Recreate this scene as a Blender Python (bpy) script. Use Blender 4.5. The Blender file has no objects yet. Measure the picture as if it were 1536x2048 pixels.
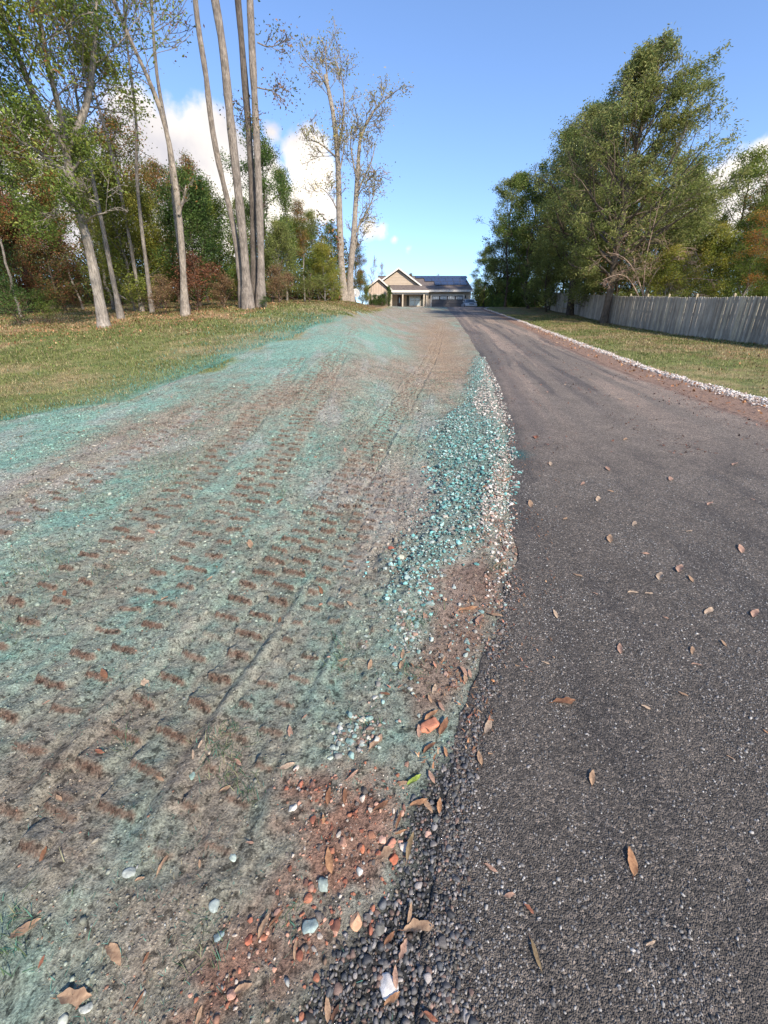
import bpy, bmesh, math, random
import numpy as np
from mathutils import Vector, Matrix

# ------------------------------------------------------------------ camera, world, sun
SC = bpy.context.scene
COL = SC.collection
FPX, PITCH, CAMH = 820.0, math.radians(22.16), 1.5
cam_d = bpy.data.cameras.new('camera'); cam = bpy.data.objects.new('camera', cam_d); COL.objects.link(cam)
cam.location = (0, 0, CAMH); cam.rotation_euler = (math.radians(90) - PITCH, 0, 0)
cam_d.sensor_fit = 'HORIZONTAL'; cam_d.sensor_width = 36; cam_d.lens = FPX / 1536 * 36
cam_d.clip_start = 0.02; cam_d.clip_end = 3000
SC.camera = cam
SC.view_settings.view_transform = 'Standard'; SC.view_settings.look = 'None'
SC.view_settings.exposure = 0.92; SC.view_settings.gamma = 1.0
SUN_EL, SUN_AZ = math.radians(34), math.radians(148)      # azimuth clockwise from +Y
sun_dir = Vector((math.sin(SUN_AZ) * math.cos(SUN_EL), math.cos(SUN_AZ) * math.cos(SUN_EL), math.sin(SUN_EL)))
sd = bpy.data.lights.new('sun', 'SUN'); sd.energy = 4.1; sd.angle = math.radians(3); sd.color = (1.0, 0.90, 0.76)
so = bpy.data.objects.new('sun', sd); COL.objects.link(so)
so.rotation_euler = (-sun_dir).to_track_quat('-Z', 'Y').to_euler()


def ray(px, py):
    u = px - 768.0; v = 1024.0 - py
    f = FPX * math.cos(PITCH) + v * math.sin(PITCH); up = v * math.cos(PITCH) - FPX * math.sin(PITCH)
    return u / f, up / f


def at(px, py, Y):
    a, b = ray(px, py)
    return Vector((a * Y, Y, CAMH + b * Y))


def build_world():
    w = bpy.data.worlds.new('World'); SC.world = w; w.use_nodes = True
    nt = w.node_tree; N = nt.nodes; L = nt.links; N.clear()
    out = N.new('ShaderNodeOutputWorld'); bg = N.new('ShaderNodeBackground'); bg.inputs[1].default_value = 0.135
    sky = N.new('ShaderNodeTexSky'); sky.sky_type = 'NISHITA'; sky.sun_disc = False
    sky.sun_elevation = SUN_EL; sky.sun_rotation = SUN_AZ; sky.altitude = 300; sky.air_density = 1.0
    sky.dust_density = 0.3; sky.ozone_density = 2.8
    tc = N.new('ShaderNodeTexCoord')
    nz = N.new('ShaderNodeTexNoise'); nz.inputs['Scale'].default_value = 5.5; nz.inputs['Detail'].default_value = 12
    nz.inputs['Roughness'].default_value = 0.6
    L.new(tc.outputs['Generated'], nz.inputs['Vector'])
    blobs = [(275, 255, 85), (340, 310, 100), (415, 300, 90), (470, 330, 75), (520, 350, 60), (440, 400, 110), (230, 350, 120), (120, 330, 120),
             (20, 370, 140), (330, 430, 120), (615, 318, 55), (640, 350, 45), (585, 300, 25), (620, 410, 48), (655, 430, 40), (590, 450, 60),
             (735, 455, 34), (765, 460, 30), (790, 478, 22), (818, 497, 14), (465, -4, 26), (560, 440, 60), (-120, 330, 140), (545, 265, 14),
             (1520, 345, 45), (1470, 350, 40), (1440, 430, 90), (1570, 390, 90), (1380, 420, 60), (1700, 360, 120), (2100, 350, 160), (-500, 380, 160)]
    prev = None
    for (x, y, r) in blobs:
        a, b = ray(x, y); c = Vector((a, 1, b)).normalized()
        a2, b2 = ray(x, y + r * 1.0); c2 = Vector((a2, 1, b2)).normalized(); ang = max(c.angle(c2), 0.008)
        d = N.new('ShaderNodeVectorMath'); d.operation = 'DISTANCE'; d.inputs[1].default_value = c
        L.new(tc.outputs['Generated'], d.inputs[0])
        m = N.new('ShaderNodeMath'); m.operation = 'MULTIPLY_ADD'; m.inputs[1].default_value = -1 / ang * min(1.0, ang / 0.05); m.inputs[2].default_value = min(1.0, ang / 0.05)
        L.new(d.outputs['Value'], m.inputs[0])
        if prev is None: prev = m
        else:
            q = N.new('ShaderNodeMath'); q.operation = 'SMOOTH_MAX'; q.inputs[2].default_value = 0.12
            L.new(prev.outputs[0], q.inputs[0]); L.new(m.outputs[0], q.inputs[1]); prev = q
    ad = N.new('ShaderNodeMath'); ad.operation = 'MULTIPLY_ADD'; ad.inputs[1].default_value = 2.6
    L.new(nz.outputs['Fac'], ad.inputs[0])
    sb = N.new('ShaderNodeMath'); sb.operation = 'SUBTRACT'; sb.inputs[1].default_value = 1.17
    L.new(prev.outputs[0], sb.inputs[0]); L.new(sb.outputs[0], ad.inputs[2])
    mr = N.new('ShaderNodeMapRange'); mr.interpolation_type = 'SMOOTHSTEP'; mr.inputs[1].default_value = -0.05; mr.inputs[2].default_value = 0.38
    L.new(ad.outputs[0], mr.inputs[0])
    # cloud colour: noise paints the shading in, grey shade to warm white
    nz2 = N.new('ShaderNodeTexNoise'); nz2.inputs['Scale'].default_value = 5.0; nz2.inputs['Detail'].default_value = 6
    L.new(tc.outputs['Generated'], nz2.inputs['Vector'])
    cr = N.new('ShaderNodeValToRGB'); cr.color_ramp.elements[0].position = 0.36; cr.color_ramp.elements[1].position = 0.56
    cr.color_ramp.elements[0].color = (0.60, 0.58, 0.62, 1); cr.color_ramp.elements[1].color = (1.0, 0.93, 0.84, 1)
    L.new(nz2.outputs['Fac'], cr.inputs[0])
    sc_ = N.new('ShaderNodeVectorMath'); sc_.operation = 'SCALE'; sc_.inputs['Scale'].default_value = 5.2
    L.new(cr.outputs[0], sc_.inputs[0])
    tint = N.new('ShaderNodeMix'); tint.data_type = 'RGBA'; tint.blend_type = 'MULTIPLY'; tint.inputs[0].default_value = 1.0
    tint.inputs[7].default_value = (0.92, .97, 1.09, 1)
    L.new(sky.outputs[0], tint.inputs[6])
    mx = N.new('ShaderNodeMix'); mx.data_type = 'RGBA'
    L.new(mr.outputs[0], mx.inputs[0]); L.new(tint.outputs[2], mx.inputs[6]); L.new(sc_.outputs[0], mx.inputs[7])
    L.new(mx.outputs[2], bg.inputs[0]); L.new(bg.outputs[0], out.inputs[0])


build_world()

# ------------------------------------------------------------------ numeric helpers
RNG = np.random.default_rng(7)
random.seed(7)


def _h(ix, iy, s):
    n = (ix.astype(np.int64) * 374761393 + iy.astype(np.int64) * 668265263 + s * 1274126177) & 0xffffffff
    n = ((n ^ (n >> 13)) * 1274126177) & 0xffffffff
    return ((n ^ (n >> 16)) & 0xffff).astype(np.float32) / 65535.0


def vnoise(x, y, s=0):
    x = np.asarray(x, float); y = np.asarray(y, float)
    xi = np.floor(x); yi = np.floor(y); fx = x - xi; fy = y - yi
    fx = fx * fx * (3 - 2 * fx); fy = fy * fy * (3 - 2 * fy)
    xi = xi.astype(np.int64); yi = yi.astype(np.int64)
    a = _h(xi, yi, s); b = _h(xi + 1, yi, s); c = _h(xi, yi + 1, s); d = _h(xi + 1, yi + 1, s)
    return (a + (b - a) * fx) * (1 - fy) + (c + (d - c) * fx) * fy


def fbm(x, y, s=0, o=4, r=0.5):
    t = 0; a = 1.0; n = 0
    for k in range(o):
        t = t + a * vnoise(x * 2 ** k + 17.3 * k, y * 2 ** k + 5.1 * k, s + k); n += a; a *= r
    return t / n


def sst(a, b, x):
    t = np.clip((x - a) / (b - a), 0, 1); return t * t * (3 - 2 * t)


def mixc(c, col, m):
    return c + (np.array(col, float) - c) * m[:, None]


# ------------------------------------------------------------------ terrain
def cubic_interp(y, ys, hs):
    # smooth monotone-ish interpolation (Catmull-Rom on non uniform knots)
    ys = np.array(ys, float); hs = np.array(hs, float)
    m = np.gradient(hs, ys)
    y = np.clip(y, ys[0], ys[-1]); i = np.clip(np.searchsorted(ys, y) - 1, 0, len(ys) - 2)
    h = ys[i + 1] - ys[i]; t = (y - ys[i]) / h
    return ((2 * t ** 3 - 3 * t ** 2 + 1) * hs[i] + (t ** 3 - 2 * t ** 2 + t) * h * m[i] + (-2 * t ** 3 + 3 * t ** 2) * hs[i + 1] + (t ** 3 - t ** 2) * h * m[i + 1])


def H0(x, y):
    x = np.asarray(x, float); y = np.asarray(y, float)
    b0 = cubic_interp(y, [-10, 0, 10, 20, 30, 40, 50, 58, 64, 71, 90, 400], [-0.8, 0, 0.8, 1.65, 2.65, 3.8, 5.0, 5.95, 6.38, 6.58, 6.6, 6.6])
    A = cubic_interp(y, [-10, 0, 5, 10, 15, 20, 30, 40, 45, 50, 58, 66, 75, 400], [0, 0, .04, .42, .92, 1.4, 1.42, 1.36, 1.3, 1.0, .45, .1, 0, 0])
    b = x / (np.maximum(y, 0) + 2.0)
    g = cubic_interp(b, [-3, -1.6, -.9, -.5, -.22, -.12, -.06, -.01, .05, .10, .2, .5, 3], [.45, .47, .55, .75, .98, .93, .75, .36, .06, 0, 0, 0, 0])
    z = b0 + A * g
    far = sst(10, 45, np.abs(x)); z = z + far * (fbm(x / 22, y / 22, 3, 3) - .5) * 0.8
    return z


def at_ground(px, py):
    a, b = ray(px, py)
    Y = np.concatenate([np.linspace(0.3, 8, 3000), np.linspace(8, 120, 6000)])
    g = H0(a * Y, Y) - (CAMH + b * Y)
    k = np.argmax(g > 0)
    if not g[k] > 0: k = len(Y) - 1
    y = Y[max(k, 1) - 1]
    return (a * y, y)


def gl(pts):   # pixel polyline measured in the photograph -> ground polyline (x, y)
    return np.array([at_ground(*p) for p in pts])


def xof(line):  # boundary x as a function of y
    o = np.argsort(line[:, 1]); ys = line[o, 1]; xs = line[o, 0]
    return lambda y: np.interp(y, ys, xs)


road_left = xof(np.vstack([[[0.02, -8]], gl([(830, 2046), (850, 1850), (872, 1700), (905, 1500), (948, 1370), (998, 1240), (1018, 1120), (1022, 1000), (1020, 920), (1008, 850), (988, 775), (962, 715), (936, 670), (915, 640), (898, 622)]), [[8.4, 64], [6.6, 71]]]))
road_right = xof(np.vstack([[[3.3, -8], [3.4, 0]], gl([(1540, 852), (1460, 823), (1350, 782), (1250, 746), (1150, 704), (1060, 660), (1000, 633), (962, 618)]), [[14.4, 64], [15.2, 71]]]))
soil_left = xof(np.vstack([[[-3.2, -8], [-3.9, 0], [-4.9, 4]], gl([(-100, 868), (0, 842), (120, 824), (250, 800), (330, 770), (420, 735), (500, 700), (600, 665), (680, 640), (740, 624)]), [[1.0, 58], [1.5, 71]]]))
strip_mid = xof(np.vstack([[[4.6, -8], [4.6, 2]], gl([(1560, 812), (1480, 793), (1400, 770), (1300, 740), (1200, 702), (1120, 672), (1050, 645), (1000, 628), (970, 618)]), [[15.0, 64], [15.8, 71]]]))

TRK = [([(60, 1760), (160, 1600), (290, 1440), (420, 1290), (540, 1160), (640, 1055), (700, 970), (752, 880), (815, 790), (862, 715), (885, 650)], .40, 1.0, .14),
       ([(330, 1860), (430, 1640), (520, 1460), (600, 1300), (660, 1180), (710, 1080), (745, 1000), (772, 930)], .27, .85, .13),
       ([(-120, 1640), (0, 1510), (130, 1370), (240, 1260), (350, 1150), (440, 1060), (520, 960), (590, 860), (640, 780), (680, 700)], .42, .95, .17),
       ([(-160, 1370), (-20, 1270), (120, 1170), (240, 1080), (340, 1000), (430, 920), (490, 850), (560, 770), (600, 710)], .40, .9, .175),
       ([(-100, 1110), (20, 1040), (150, 970), (260, 910), (350, 860), (430, 810), (500, 760)], .42, .85, .2),
       ([(-160, 1900), (-20, 1720), (110, 1560), (200, 1460)], .32, .8, .15),
       ([(640, 1620), (690, 1420), (720, 1260), (760, 1120), (790, 1020), (800, 950), (790, 880)], .18, .4, .10),
       ([(790, 1010), (800, 930), (825, 850), (850, 780)], .24, .5, .11),
       ([(560, 820), (620, 760), (680, 700), (720, 650)], .4, .7, .24),
       ([(760, 640), (790, 690), (800, 740), (770, 800), (700, 880)], .3, .7, .18)]


def dense(pts, n=36):
    p = gl(pts); d = np.r_[0, np.cumsum(np.hypot(*np.diff(p, axis=0).T))]
    s = np.linspace(0, d[-1], n)
    q = np.c_[np.interp(s, d, p[:, 0]), np.interp(s, d, p[:, 1])]
    for _ in range(4): q[1:-1] = (q[:-2] + 2 * q[1:-1] + q[2:]) / 4
    return q


TRKD = [(dense(p), w, a, l) for p, w, a, l in TRK]


def track_field(x, y):
    """height offset and exposed-earth mask of the machine's tread prints"""
    hh = np.zeros_like(x); ex = np.zeros_like(x); pressed = np.zeros_like(x)
    for ti, (q, w, amp, lug) in enumerate(TRKD):
        box = (x > q[:, 0].min() - w) & (x < q[:, 0].max() + w) & (y > q[:, 1].min() - w) & (y < q[:, 1].max() + w)
        idx = np.nonzero(box)[0]
        if not len(idx): continue
        X = x[idx]; Y = y[idx]; best = np.full(len(idx), 9.0); ss = np.zeros(len(idx)); dd = np.zeros(len(idx)); acc = 0
        for k in range(len(q) - 1):
            a = q[k]; e = q[k + 1] - a; l = math.hypot(*e); e = e / l
            rx = X - a[0]; ry = Y - a[1]; s = np.clip(rx * e[0] + ry * e[1], 0, l); sx = rx - s * e[0]; sy = ry - s * e[1]
            d = np.hypot(sx, sy); m = d < best
            best = np.where(m, d, best); ss = np.where(m, acc + s, ss); dd = np.where(m, sx * e[1] - sy * e[0], dd); acc += l
        wob = (vnoise(ss * 3, dd * 0 + ti, 5) - .5) * .03; dd = dd + wob; n1 = vnoise(X * 9, Y * 9, 40 + ti)
        inside = sst(w * .64, w * .44, np.abs(dd)); fade = sst(.22, .5, fbm(X * 1.6, Y * 1.6, 60 + ti, 3)) * amp
        fade = np.where(amp > .7, np.maximum(fade, .72 * amp), fade) * sst(0, .25, ss) * sst(acc, acc - .4, ss)
        ph = ss / lug + (dd > 0) * .5 + dd * .9 + (n1 - .5) * .12 + (vnoise(X * 40, Y * 40, 43) - .5) * .05; fr = ph - np.floor(ph); cell = _h(np.floor(ph).astype(int), (dd > 0).astype(int), ti)
        lugh = np.where(fr < .13, fr / .13, ((1 - fr) / .87) ** 1.6) * (.6 + .6 * cell)      # steep towards the camera, gentle beyond
        core = sst(w * (.38 + .12 * cell), w * (.34 + .12 * cell), np.abs(dd)) * sst(.004, .018, np.abs(dd) - .05 * (cell > .66))
        hh[idx] += inside * fade * (-.016 + .037 * lugh * core * (.8 + .4 * vnoise(X * 14, Y * 14, 91))) + fade * .008 * np.exp(-((np.abs(dd) - w * .56) / .03) ** 2) * (.3 + 1.4 * vnoise(X * 7, Y * 7, 92))
        ex[idx] = np.maximum(ex[idx], core * np.minimum(fade * 1.3, 1) * sst(.0, .02, fr) * sst(.155, .11, fr) * sst(.02, .12, cell) * (.75 + .25 * sst(.3, .55, vnoise(X * 40, Y * 90, 90))))
        pressed[idx] = np.maximum(pressed[idx], inside * fade)
    return hh, ex, pressed


def poly_mask(x, y, P, soft):
    """signed distance to polygon P -> 0..1 mask, softness in metres"""
    inside = np.zeros(x.shape, bool); dist = np.full(x.shape, 1e9); n = len(P)
    for i in range(n):
        a = P[i]; b = P[(i + 1) % n]; e = b - a; l2 = (e ** 2).sum() + 1e-12
        t = np.clip(((x - a[0]) * e[0] + (y - a[1]) * e[1]) / l2, 0, 1)
        dist = np.minimum(dist, (x - a[0] - t * e[0]) ** 2 + (y - a[1] - t * e[1]) ** 2)
        c = ((a[1] > y) != (b[1] > y)) & (x < e[0] * (y - a[1]) / (e[1] + 1e-12) + a[0]); inside ^= c
    d = np.sqrt(dist) * np.where(inside, 1, -1)
    return sst(-soft, soft, d)


PILE = gl([(965, 705), (1002, 760), (1018, 830), (1022, 900), (1018, 960), (1005, 1020), (975, 1075), (940, 1100), (890, 1120), (850, 1160), (835, 1210), (800, 1200), (782, 1130), (820, 1080), (862, 1050), (872, 990), (868, 930), (862, 880), (895, 835), (938, 800), (938, 760), (950, 720)])
WHITE = gl([(968, 705), (1004, 760), (1020, 830), (1022, 850), (985, 845), (945, 830), (950, 790), (968, 750)])
WHITE2 = gl([(1020, 880), (1024, 930), (1018, 980), (1000, 1040), (950, 1075), (960, 1020), (985, 960), (1000, 915)])
SMALLP = [gl([(700, 1430), (760, 1440), (770, 1490), (720, 1510), (660, 1520), (655, 1490)]), gl([(790, 1215), (840, 1215), (845, 1290), (800, 1310), (785, 1260)]), gl([(905, 1215), (985, 1200), (975, 1330), (900, 1400), (880, 1330)])]
CLAY = gl([(560, 1560), (700, 1530), (770, 1560), (800, 1620), (790, 1700), (740, 1780), (700, 1850), (640, 1900), (560, 1960), (430, 2040), (330, 2060), (420, 1900), (520, 1800), (600, 1700), (560, 1630)])
CLAY2 = gl([(840, 1150), (960, 1110), (990, 1170), (960, 1280), (880, 1420), (820, 1440), (800, 1360), (850, 1260)])
BLACK = gl([(1015, 1150), (1000, 1250), (970, 1330), (935, 1420), (910, 1500), (852, 1560), (820, 1620), (822, 1700), (790, 1790), (725, 1860), (650, 1930), (590, 2060), (940, 2060), (930, 1700), (960, 1450), (1010, 1300), (1040, 1150)])
TEALC = gl([(-40, 1820), (40, 1800), (70, 1870), (40, 1950), (-40, 1990)])
BROWNB = gl([(880, 640), (935, 690), (940, 760), (870, 780), (830, 720), (840, 660)])


def surf(x, y, full=False):
    """ground height and, if asked, base colour"""
    sh = x.shape; x = x.ravel().astype(float); y = y.ravel().astype(float)
    z = H0(x, y)
    near = (y < 90) & (np.abs(x) < 60)
    xl = road_left(y); xr = road_right(y); xs = soil_left(y); xm = strip_mid(y)
    wn = (fbm(x / .7, y / .7, 11, 4) - .5); wn2 = (fbm(x / .12, y / .12, 21, 3) - .5)
    sc = np.clip(y / 6, .12, 1.6)
    soil = sst(-.25, .25, (x - xs - wn * .9 * np.clip(y / 5, .3, 2)) / np.clip(y / 8, .25, 1.5)) * sst(.35, .25, x - xl)
    road = sst(-.05, .06, x - xl) * sst(.05, -.06, x - xr)
    th, ex, pr = track_field(x, y); th *= soil; ex *= soil
    pile = poly_mask(x + wn2 * .3, y, PILE, .16)
    fade = sst(30, 6, y)
    rn = sst(.0, .45, xl - x) * .85 + .15
    z += soil * rn * ((fbm(x / .9, y / .9, 31, 3) - .5) * .10 * (1 - pr * .7) + (fbm(x / .09, y / .09, 33, 3, .6) - .5) * .030 * (1 - pr * .72) + (fbm(x / .03, y / .03, 34, 2) - .5) * .011 * fade + (vnoise(x / .017, y / .017, 35) - .5) * .004 * fade) + th * rn + soil * (1 - rn) * .006
    z += (1 - soil) * (1 - road) * (fbm(x / .5, y / .5, 37, 3) - .5) * .05
    z += pile * (.05 + .03 * wn2) * sst(.0, .15, xl - x)
    z -= sst(.02, .13, x - xl) * sst(.02, .13, xr - x) * .04
    clay = poly_mask(x + wn2 * .12, y + wn * .1, CLAY, .07); black = poly_mask(x + wn2 * .08, y + wn * .06, BLACK, .04)
    z += clay * (wn2 * .012) - black * .004
    if not full: return z.reshape(sh)
    # ---- colour (albedo)
    n = len(x); c = np.zeros((n, 3))
    lawnn = fbm(x / 1.6, y / 1.6, 51, 4); ln2 = fbm(x / .25, y / .25, 52, 3)
    c[:] = (.175, .18, .06)
    c = mixc(c, (.26, .21, .10), sst(.42, .68, lawnn)); c = mixc(c, (.085, .12, .035), sst(.55, .3, ln2) * .6)
    # leaf litter below the trees on the left, on the right verge and under the woods
    t_line = np.interp(x, [-40, -20, -12, -5.5, -1, 1], [13, 14.5, 14.2, 17.0, 34, 60])
    lit = sst(-1.5, 1.5, y - t_line + (lawnn - .5) * 7) * (x < 2)
    c = mixc(c, (.36, .20, .115), lit * sst(.35, .6, fbm(x / .5, y / .5, 53, 3)) * .9)
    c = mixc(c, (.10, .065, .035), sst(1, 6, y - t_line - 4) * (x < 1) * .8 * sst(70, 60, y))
    rl = sst(8.5, 11.5, x + (lawnn - .5) * 5 - np.clip(y - 20, 0, 99) * .1) * (y > 3)
    c = mixc(c, (.25, .145, .075), rl * sst(.42, .62, fbm(x / .35, y / .35, 54, 3)) * .8)
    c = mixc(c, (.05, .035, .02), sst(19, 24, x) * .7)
    # right shoulder: clay strip then pale gravel
    dR = x - xr; dM = x - xm; wj = wn * .25 + wn2 * .2
    c = mixc(c, (.235, .155, .115), sst(-.3, 0, dR) * sst(.12, -.1, dM + wj) * sst(.2, .0, dM))
    gw = .12
    c = mixc(c, (.40, .36, .33), sst(gw * 1.5, gw * .6, np.abs(dM + wj * .3)) * (x > xr) * .85)
    # soil with blue-green sprayed mulch
    br = np.array([.235, .19, .145]); s = np.tile(br, (n, 1))
    s = mixc(s, (.275, .235, .185), sst(.35, .7, fbm(x / .4, y / .4, 61, 4)) * .8)
    s = mixc(s, (.10, .055, .038), sst(.6, .78, fbm(x / .15, y / .15, 62, 3)) * .5 * fade)
    edge = np.exp(-((x - xs - .35 * y * .18) / (.10 * y + .3)) ** 2)
    tm = .5 * fbm(x / .38 + 3, y / 1.9 + x * .4, 63, 4) + .5 * fbm(x / 1.5 + 3, y / 2.6, 69, 3); tf = fbm(x / .06, y / .06, 64, 3)
    band = np.exp(-((x - xs - .10 * y - .15) / (.11 * y + .25)) ** 2) * sst(2.2, 4.5, y) * sst(24, 14, y)
    lft = sst(-.28, -.75, x / (y + .25)) * sst(1.0, 1.6, y)
    teal = np.clip(.22 + 2.2 * (tm - .5) + .80 * band + .26 * lft + .5 * poly_mask(x, y, TEALC, .12) - .30 * sst(28, 36, y) + .35 * sst(50, 56, y) - .12 * sst(1.6, .9, y), 0.06, 1)
    teal *= (1 - .85 * poly_mask(x, y, BROWNB, .8)) * (1 - .45 * sst(-.0, .45, x / (y + .4) + wn * .3) * sst(9, 5, y))
    teal = teal * (1 - .7 * clay) * (1 - .7 * poly_mask(x + wn * .1, y, CLAY2, .08))
    teal = np.clip(teal * (.35 + 1.3 * tf) + .25 * sst(.6, .75, fbm(x / .18 + 5, y / .18, 68, 3)) * (1 - clay), 0, 1)
    teal = teal * (1 - .95 * np.clip(ex * 1.3, 0, 1))
    s = mixc(s, (.16, .31, .255), teal * .82)
    s = mixc(s, (.31, .295, .275), sst(.55, .75, fbm(x / .4 + 9, y / 1.2, 66, 3)) * .4 * sst(1.4, 2.2, y))
    s = mixc(s, (.105, .062, .043), np.clip(ex, 0, 1) * np.interp(y, [1, 4, 9], [.95, .85, .6]))
    s = mixc(s, (.24, .12, .08), clay * .75 * sst(.34, .58, fbm(x / .08, y / .08, 67, 3) + .05))
    s = mixc(s, (.21, .125, .09), poly_mask(x + wn * .1, y, CLAY2, .06) * .6)
    s = mixc(s, (.28, .19, .12), poly_mask(x, y, BROWNB, 1.2) * .7)
    s = mixc(s, (.12, .20, .175), pile * .6)
    s = mixc(s, (.030, .029, .030), black * .95)
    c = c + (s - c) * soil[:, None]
    # overspray at the lawn edge
    ov = np.exp(-np.clip(xs - x, 0, 99) / (.055 * y + .1)) * (x < xs) * sst(22, 15, y) * (y > 0)
    c = mixc(c, (.12, .25, .20), ov * .75)
    c = mixc(c, (.05, .047, .046), road * (1 - soil))
    return z.reshape(sh), c, soil


# ------------------------------------------------------------------ object helpers
def tag(o, label=None, cat=None, group=None, kind=None):
    if label: o['label'] = label
    if cat: o['category'] = cat
    if group: o['group'] = group
    if kind: o['kind'] = kind
    return o


def mesh_np(name, V, F, mat, col=None, smooth=True, parent=None, uv=None):
    V = np.asarray(V, np.float32); F = np.asarray(F, np.int32); k = F.shape[1]
    me = bpy.data.meshes.new(name)
    me.vertices.add(len(V)); me.vertices.foreach_set('co', V.ravel())
    me.loops.add(F.size); me.loops.foreach_set('vertex_index', F.ravel())
    me.polygons.add(len(F)); me.polygons.foreach_set('loop_start', np.arange(0, F.size, k, dtype=np.int32))
    me.polygons.foreach_set('loop_total', np.full(len(F), k, np.int32))
    me.polygons.foreach_set('use_smooth', np.full(len(F), smooth, bool))
    if col is not None:
        a = me.color_attributes.new('col', 'FLOAT_COLOR', 'POINT')
        cc = np.ones((len(V), 4), np.float32); cc[:, :3] = col; a.data.foreach_set('color', cc.ravel())
    me.update(calc_edges=True)
    me.materials.append(mat)
    o = bpy.data.objects.new(name, me); COL.objects.link(o)
    if parent: o.parent = parent
    return o


def grid_faces(nr, nc):
    i = np.arange(nr * nc).reshape(nr, nc)
    return np.stack([i[:-1, :-1].ravel(), i[:-1, 1:].ravel(), i[1:, 1:].ravel(), i[1:, :-1].ravel()], 1)


def mat_new(name):
    m = bpy.data.materials.new(name); m.use_nodes = True
    nt = m.node_tree; b = nt.nodes['Principled BSDF']
    return m, nt, b


def ND(nt, t, **kw):
    n = nt.nodes.new(t)
    for k, v in kw.items():
        if k in n.inputs: n.inputs[k].default_value = v
        else: setattr(n, k, v)
    return n


def simple_mat(name, col, rough=.6, metal=0, var=.15, scale=6, bump=0, bscale=40, spec=.5, coord='Object'):
    m, nt, b = mat_new(name); L = nt.links
    tc = ND(nt, 'ShaderNodeTexCoord'); nz = ND(nt, 'ShaderNodeTexNoise', Scale=scale, Detail=5.0)
    L.new(tc.outputs[coord], nz.inputs['Vector'])
    mr = ND(nt, 'ShaderNodeMapRange'); mr.inputs[1].default_value = .3; mr.inputs[2].default_value = .7
    mr.inputs[3].default_value = 1 - var; mr.inputs[4].default_value = 1 + var
    L.new(nz.outputs['Fac'], mr.inputs[0])
    v = ND(nt, 'ShaderNodeVectorMath', operation='SCALE'); v.inputs[0].default_value = col[:3]
    L.new(mr.outputs[0], v.inputs['Scale']); L.new(v.outputs[0], b.inputs['Base Color'])
    b.inputs['Roughness'].default_value = rough; b.inputs['Metallic'].default_value = metal
    b.inputs['Specular IOR Level'].default_value = spec
    if bump:
        n2 = ND(nt, 'ShaderNodeTexNoise', Scale=bscale, Detail=4.0); L.new(tc.outputs[coord], n2.inputs['Vector'])
        bp = ND(nt, 'ShaderNodeBump', Strength=bump, Distance=.02); L.new(n2.outputs['Fac'], bp.inputs['Height']); L.new(bp.outputs[0], b.inputs['Normal'])
    return m


def col_mat(name, rough=.9, spec=.2, s1=14, s2=140, v1=.25, v2=.5, bump=.6, bdist=.006, transl=0, dark_specks=0):
    """material whose colour comes from the col attribute with procedural mottling"""
    m, nt, b = mat_new(name); L = nt.links
    at_ = ND(nt, 'ShaderNodeAttribute', attribute_name='col'); tc = ND(nt, 'ShaderNodeTexCoord')
    last = at_.outputs['Color']
    for s, v in ((s1, v1), (s2, v2)):
        if not v: continue
        nz = ND(nt, 'ShaderNodeTexNoise', Scale=float(s), Detail=6.0, Roughness=.65); L.new(tc.outputs['Object'], nz.inputs['Vector'])
        mr = ND(nt, 'ShaderNodeMapRange'); mr.inputs[1].default_value = .3; mr.inputs[2].default_value = .7
        mr.inputs[3].default_value = 1 - v; mr.inputs[4].default_value = 1 + v; L.new(nz.outputs['Fac'], mr.inputs[0])
        q = ND(nt, 'ShaderNodeVectorMath', operation='SCALE'); L.new(last, q.inputs[0]); L.new(mr.outputs[0], q.inputs['Scale']); last = q.outputs[0]
    if dark_specks:     # small specks darkened where the noise is low
        nz = ND(nt, 'ShaderNodeTexNoise', Scale=float(dark_specks), Detail=3.0, Roughness=.6); L.new(tc.outputs['Object'], nz.inputs['Vector'])
        mr = ND(nt, 'ShaderNodeMapRange'); mr.inputs[1].default_value = .38; mr.inputs[2].default_value = .45; mr.inputs[3].default_value = .36; mr.inputs[4].default_value = 1; L.new(nz.outputs['Fac'], mr.inputs[0])
        q = ND(nt, 'ShaderNodeVectorMath', operation='SCALE'); L.new(last, q.inputs[0]); L.new(mr.outputs[0], q.inputs['Scale']); last = q.outputs[0]
    L.new(last, b.inputs['Base Color']); b.inputs['Roughness'].default_value = rough; b.inputs['Specular IOR Level'].default_value = spec
    if bump:
        n2 = ND(nt, 'ShaderNodeTexNoise', Scale=float(s2), Detail=8.0, Roughness=.7); L.new(tc.outputs['Object'], n2.inputs['Vector'])
        bp = ND(nt, 'ShaderNodeBump', Strength=bump, Distance=bdist); L.new(n2.outputs['Fac'], bp.inputs['Height']); L.new(bp.outputs[0], b.inputs['Normal'])
    if transl:
        out = nt.nodes['Material Output']; tr = ND(nt, 'ShaderNodeBsdfTranslucent'); L.new(last, tr.inputs[0])
        mx = ND(nt, 'ShaderNodeMixShader'); mx.inputs[0].default_value = transl
        L.new(b.outputs[0], mx.inputs[1]); L.new(tr.outputs[0], mx.inputs[2]); L.new(mx.outputs[0], out.inputs['Surface'])
    return m


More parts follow.
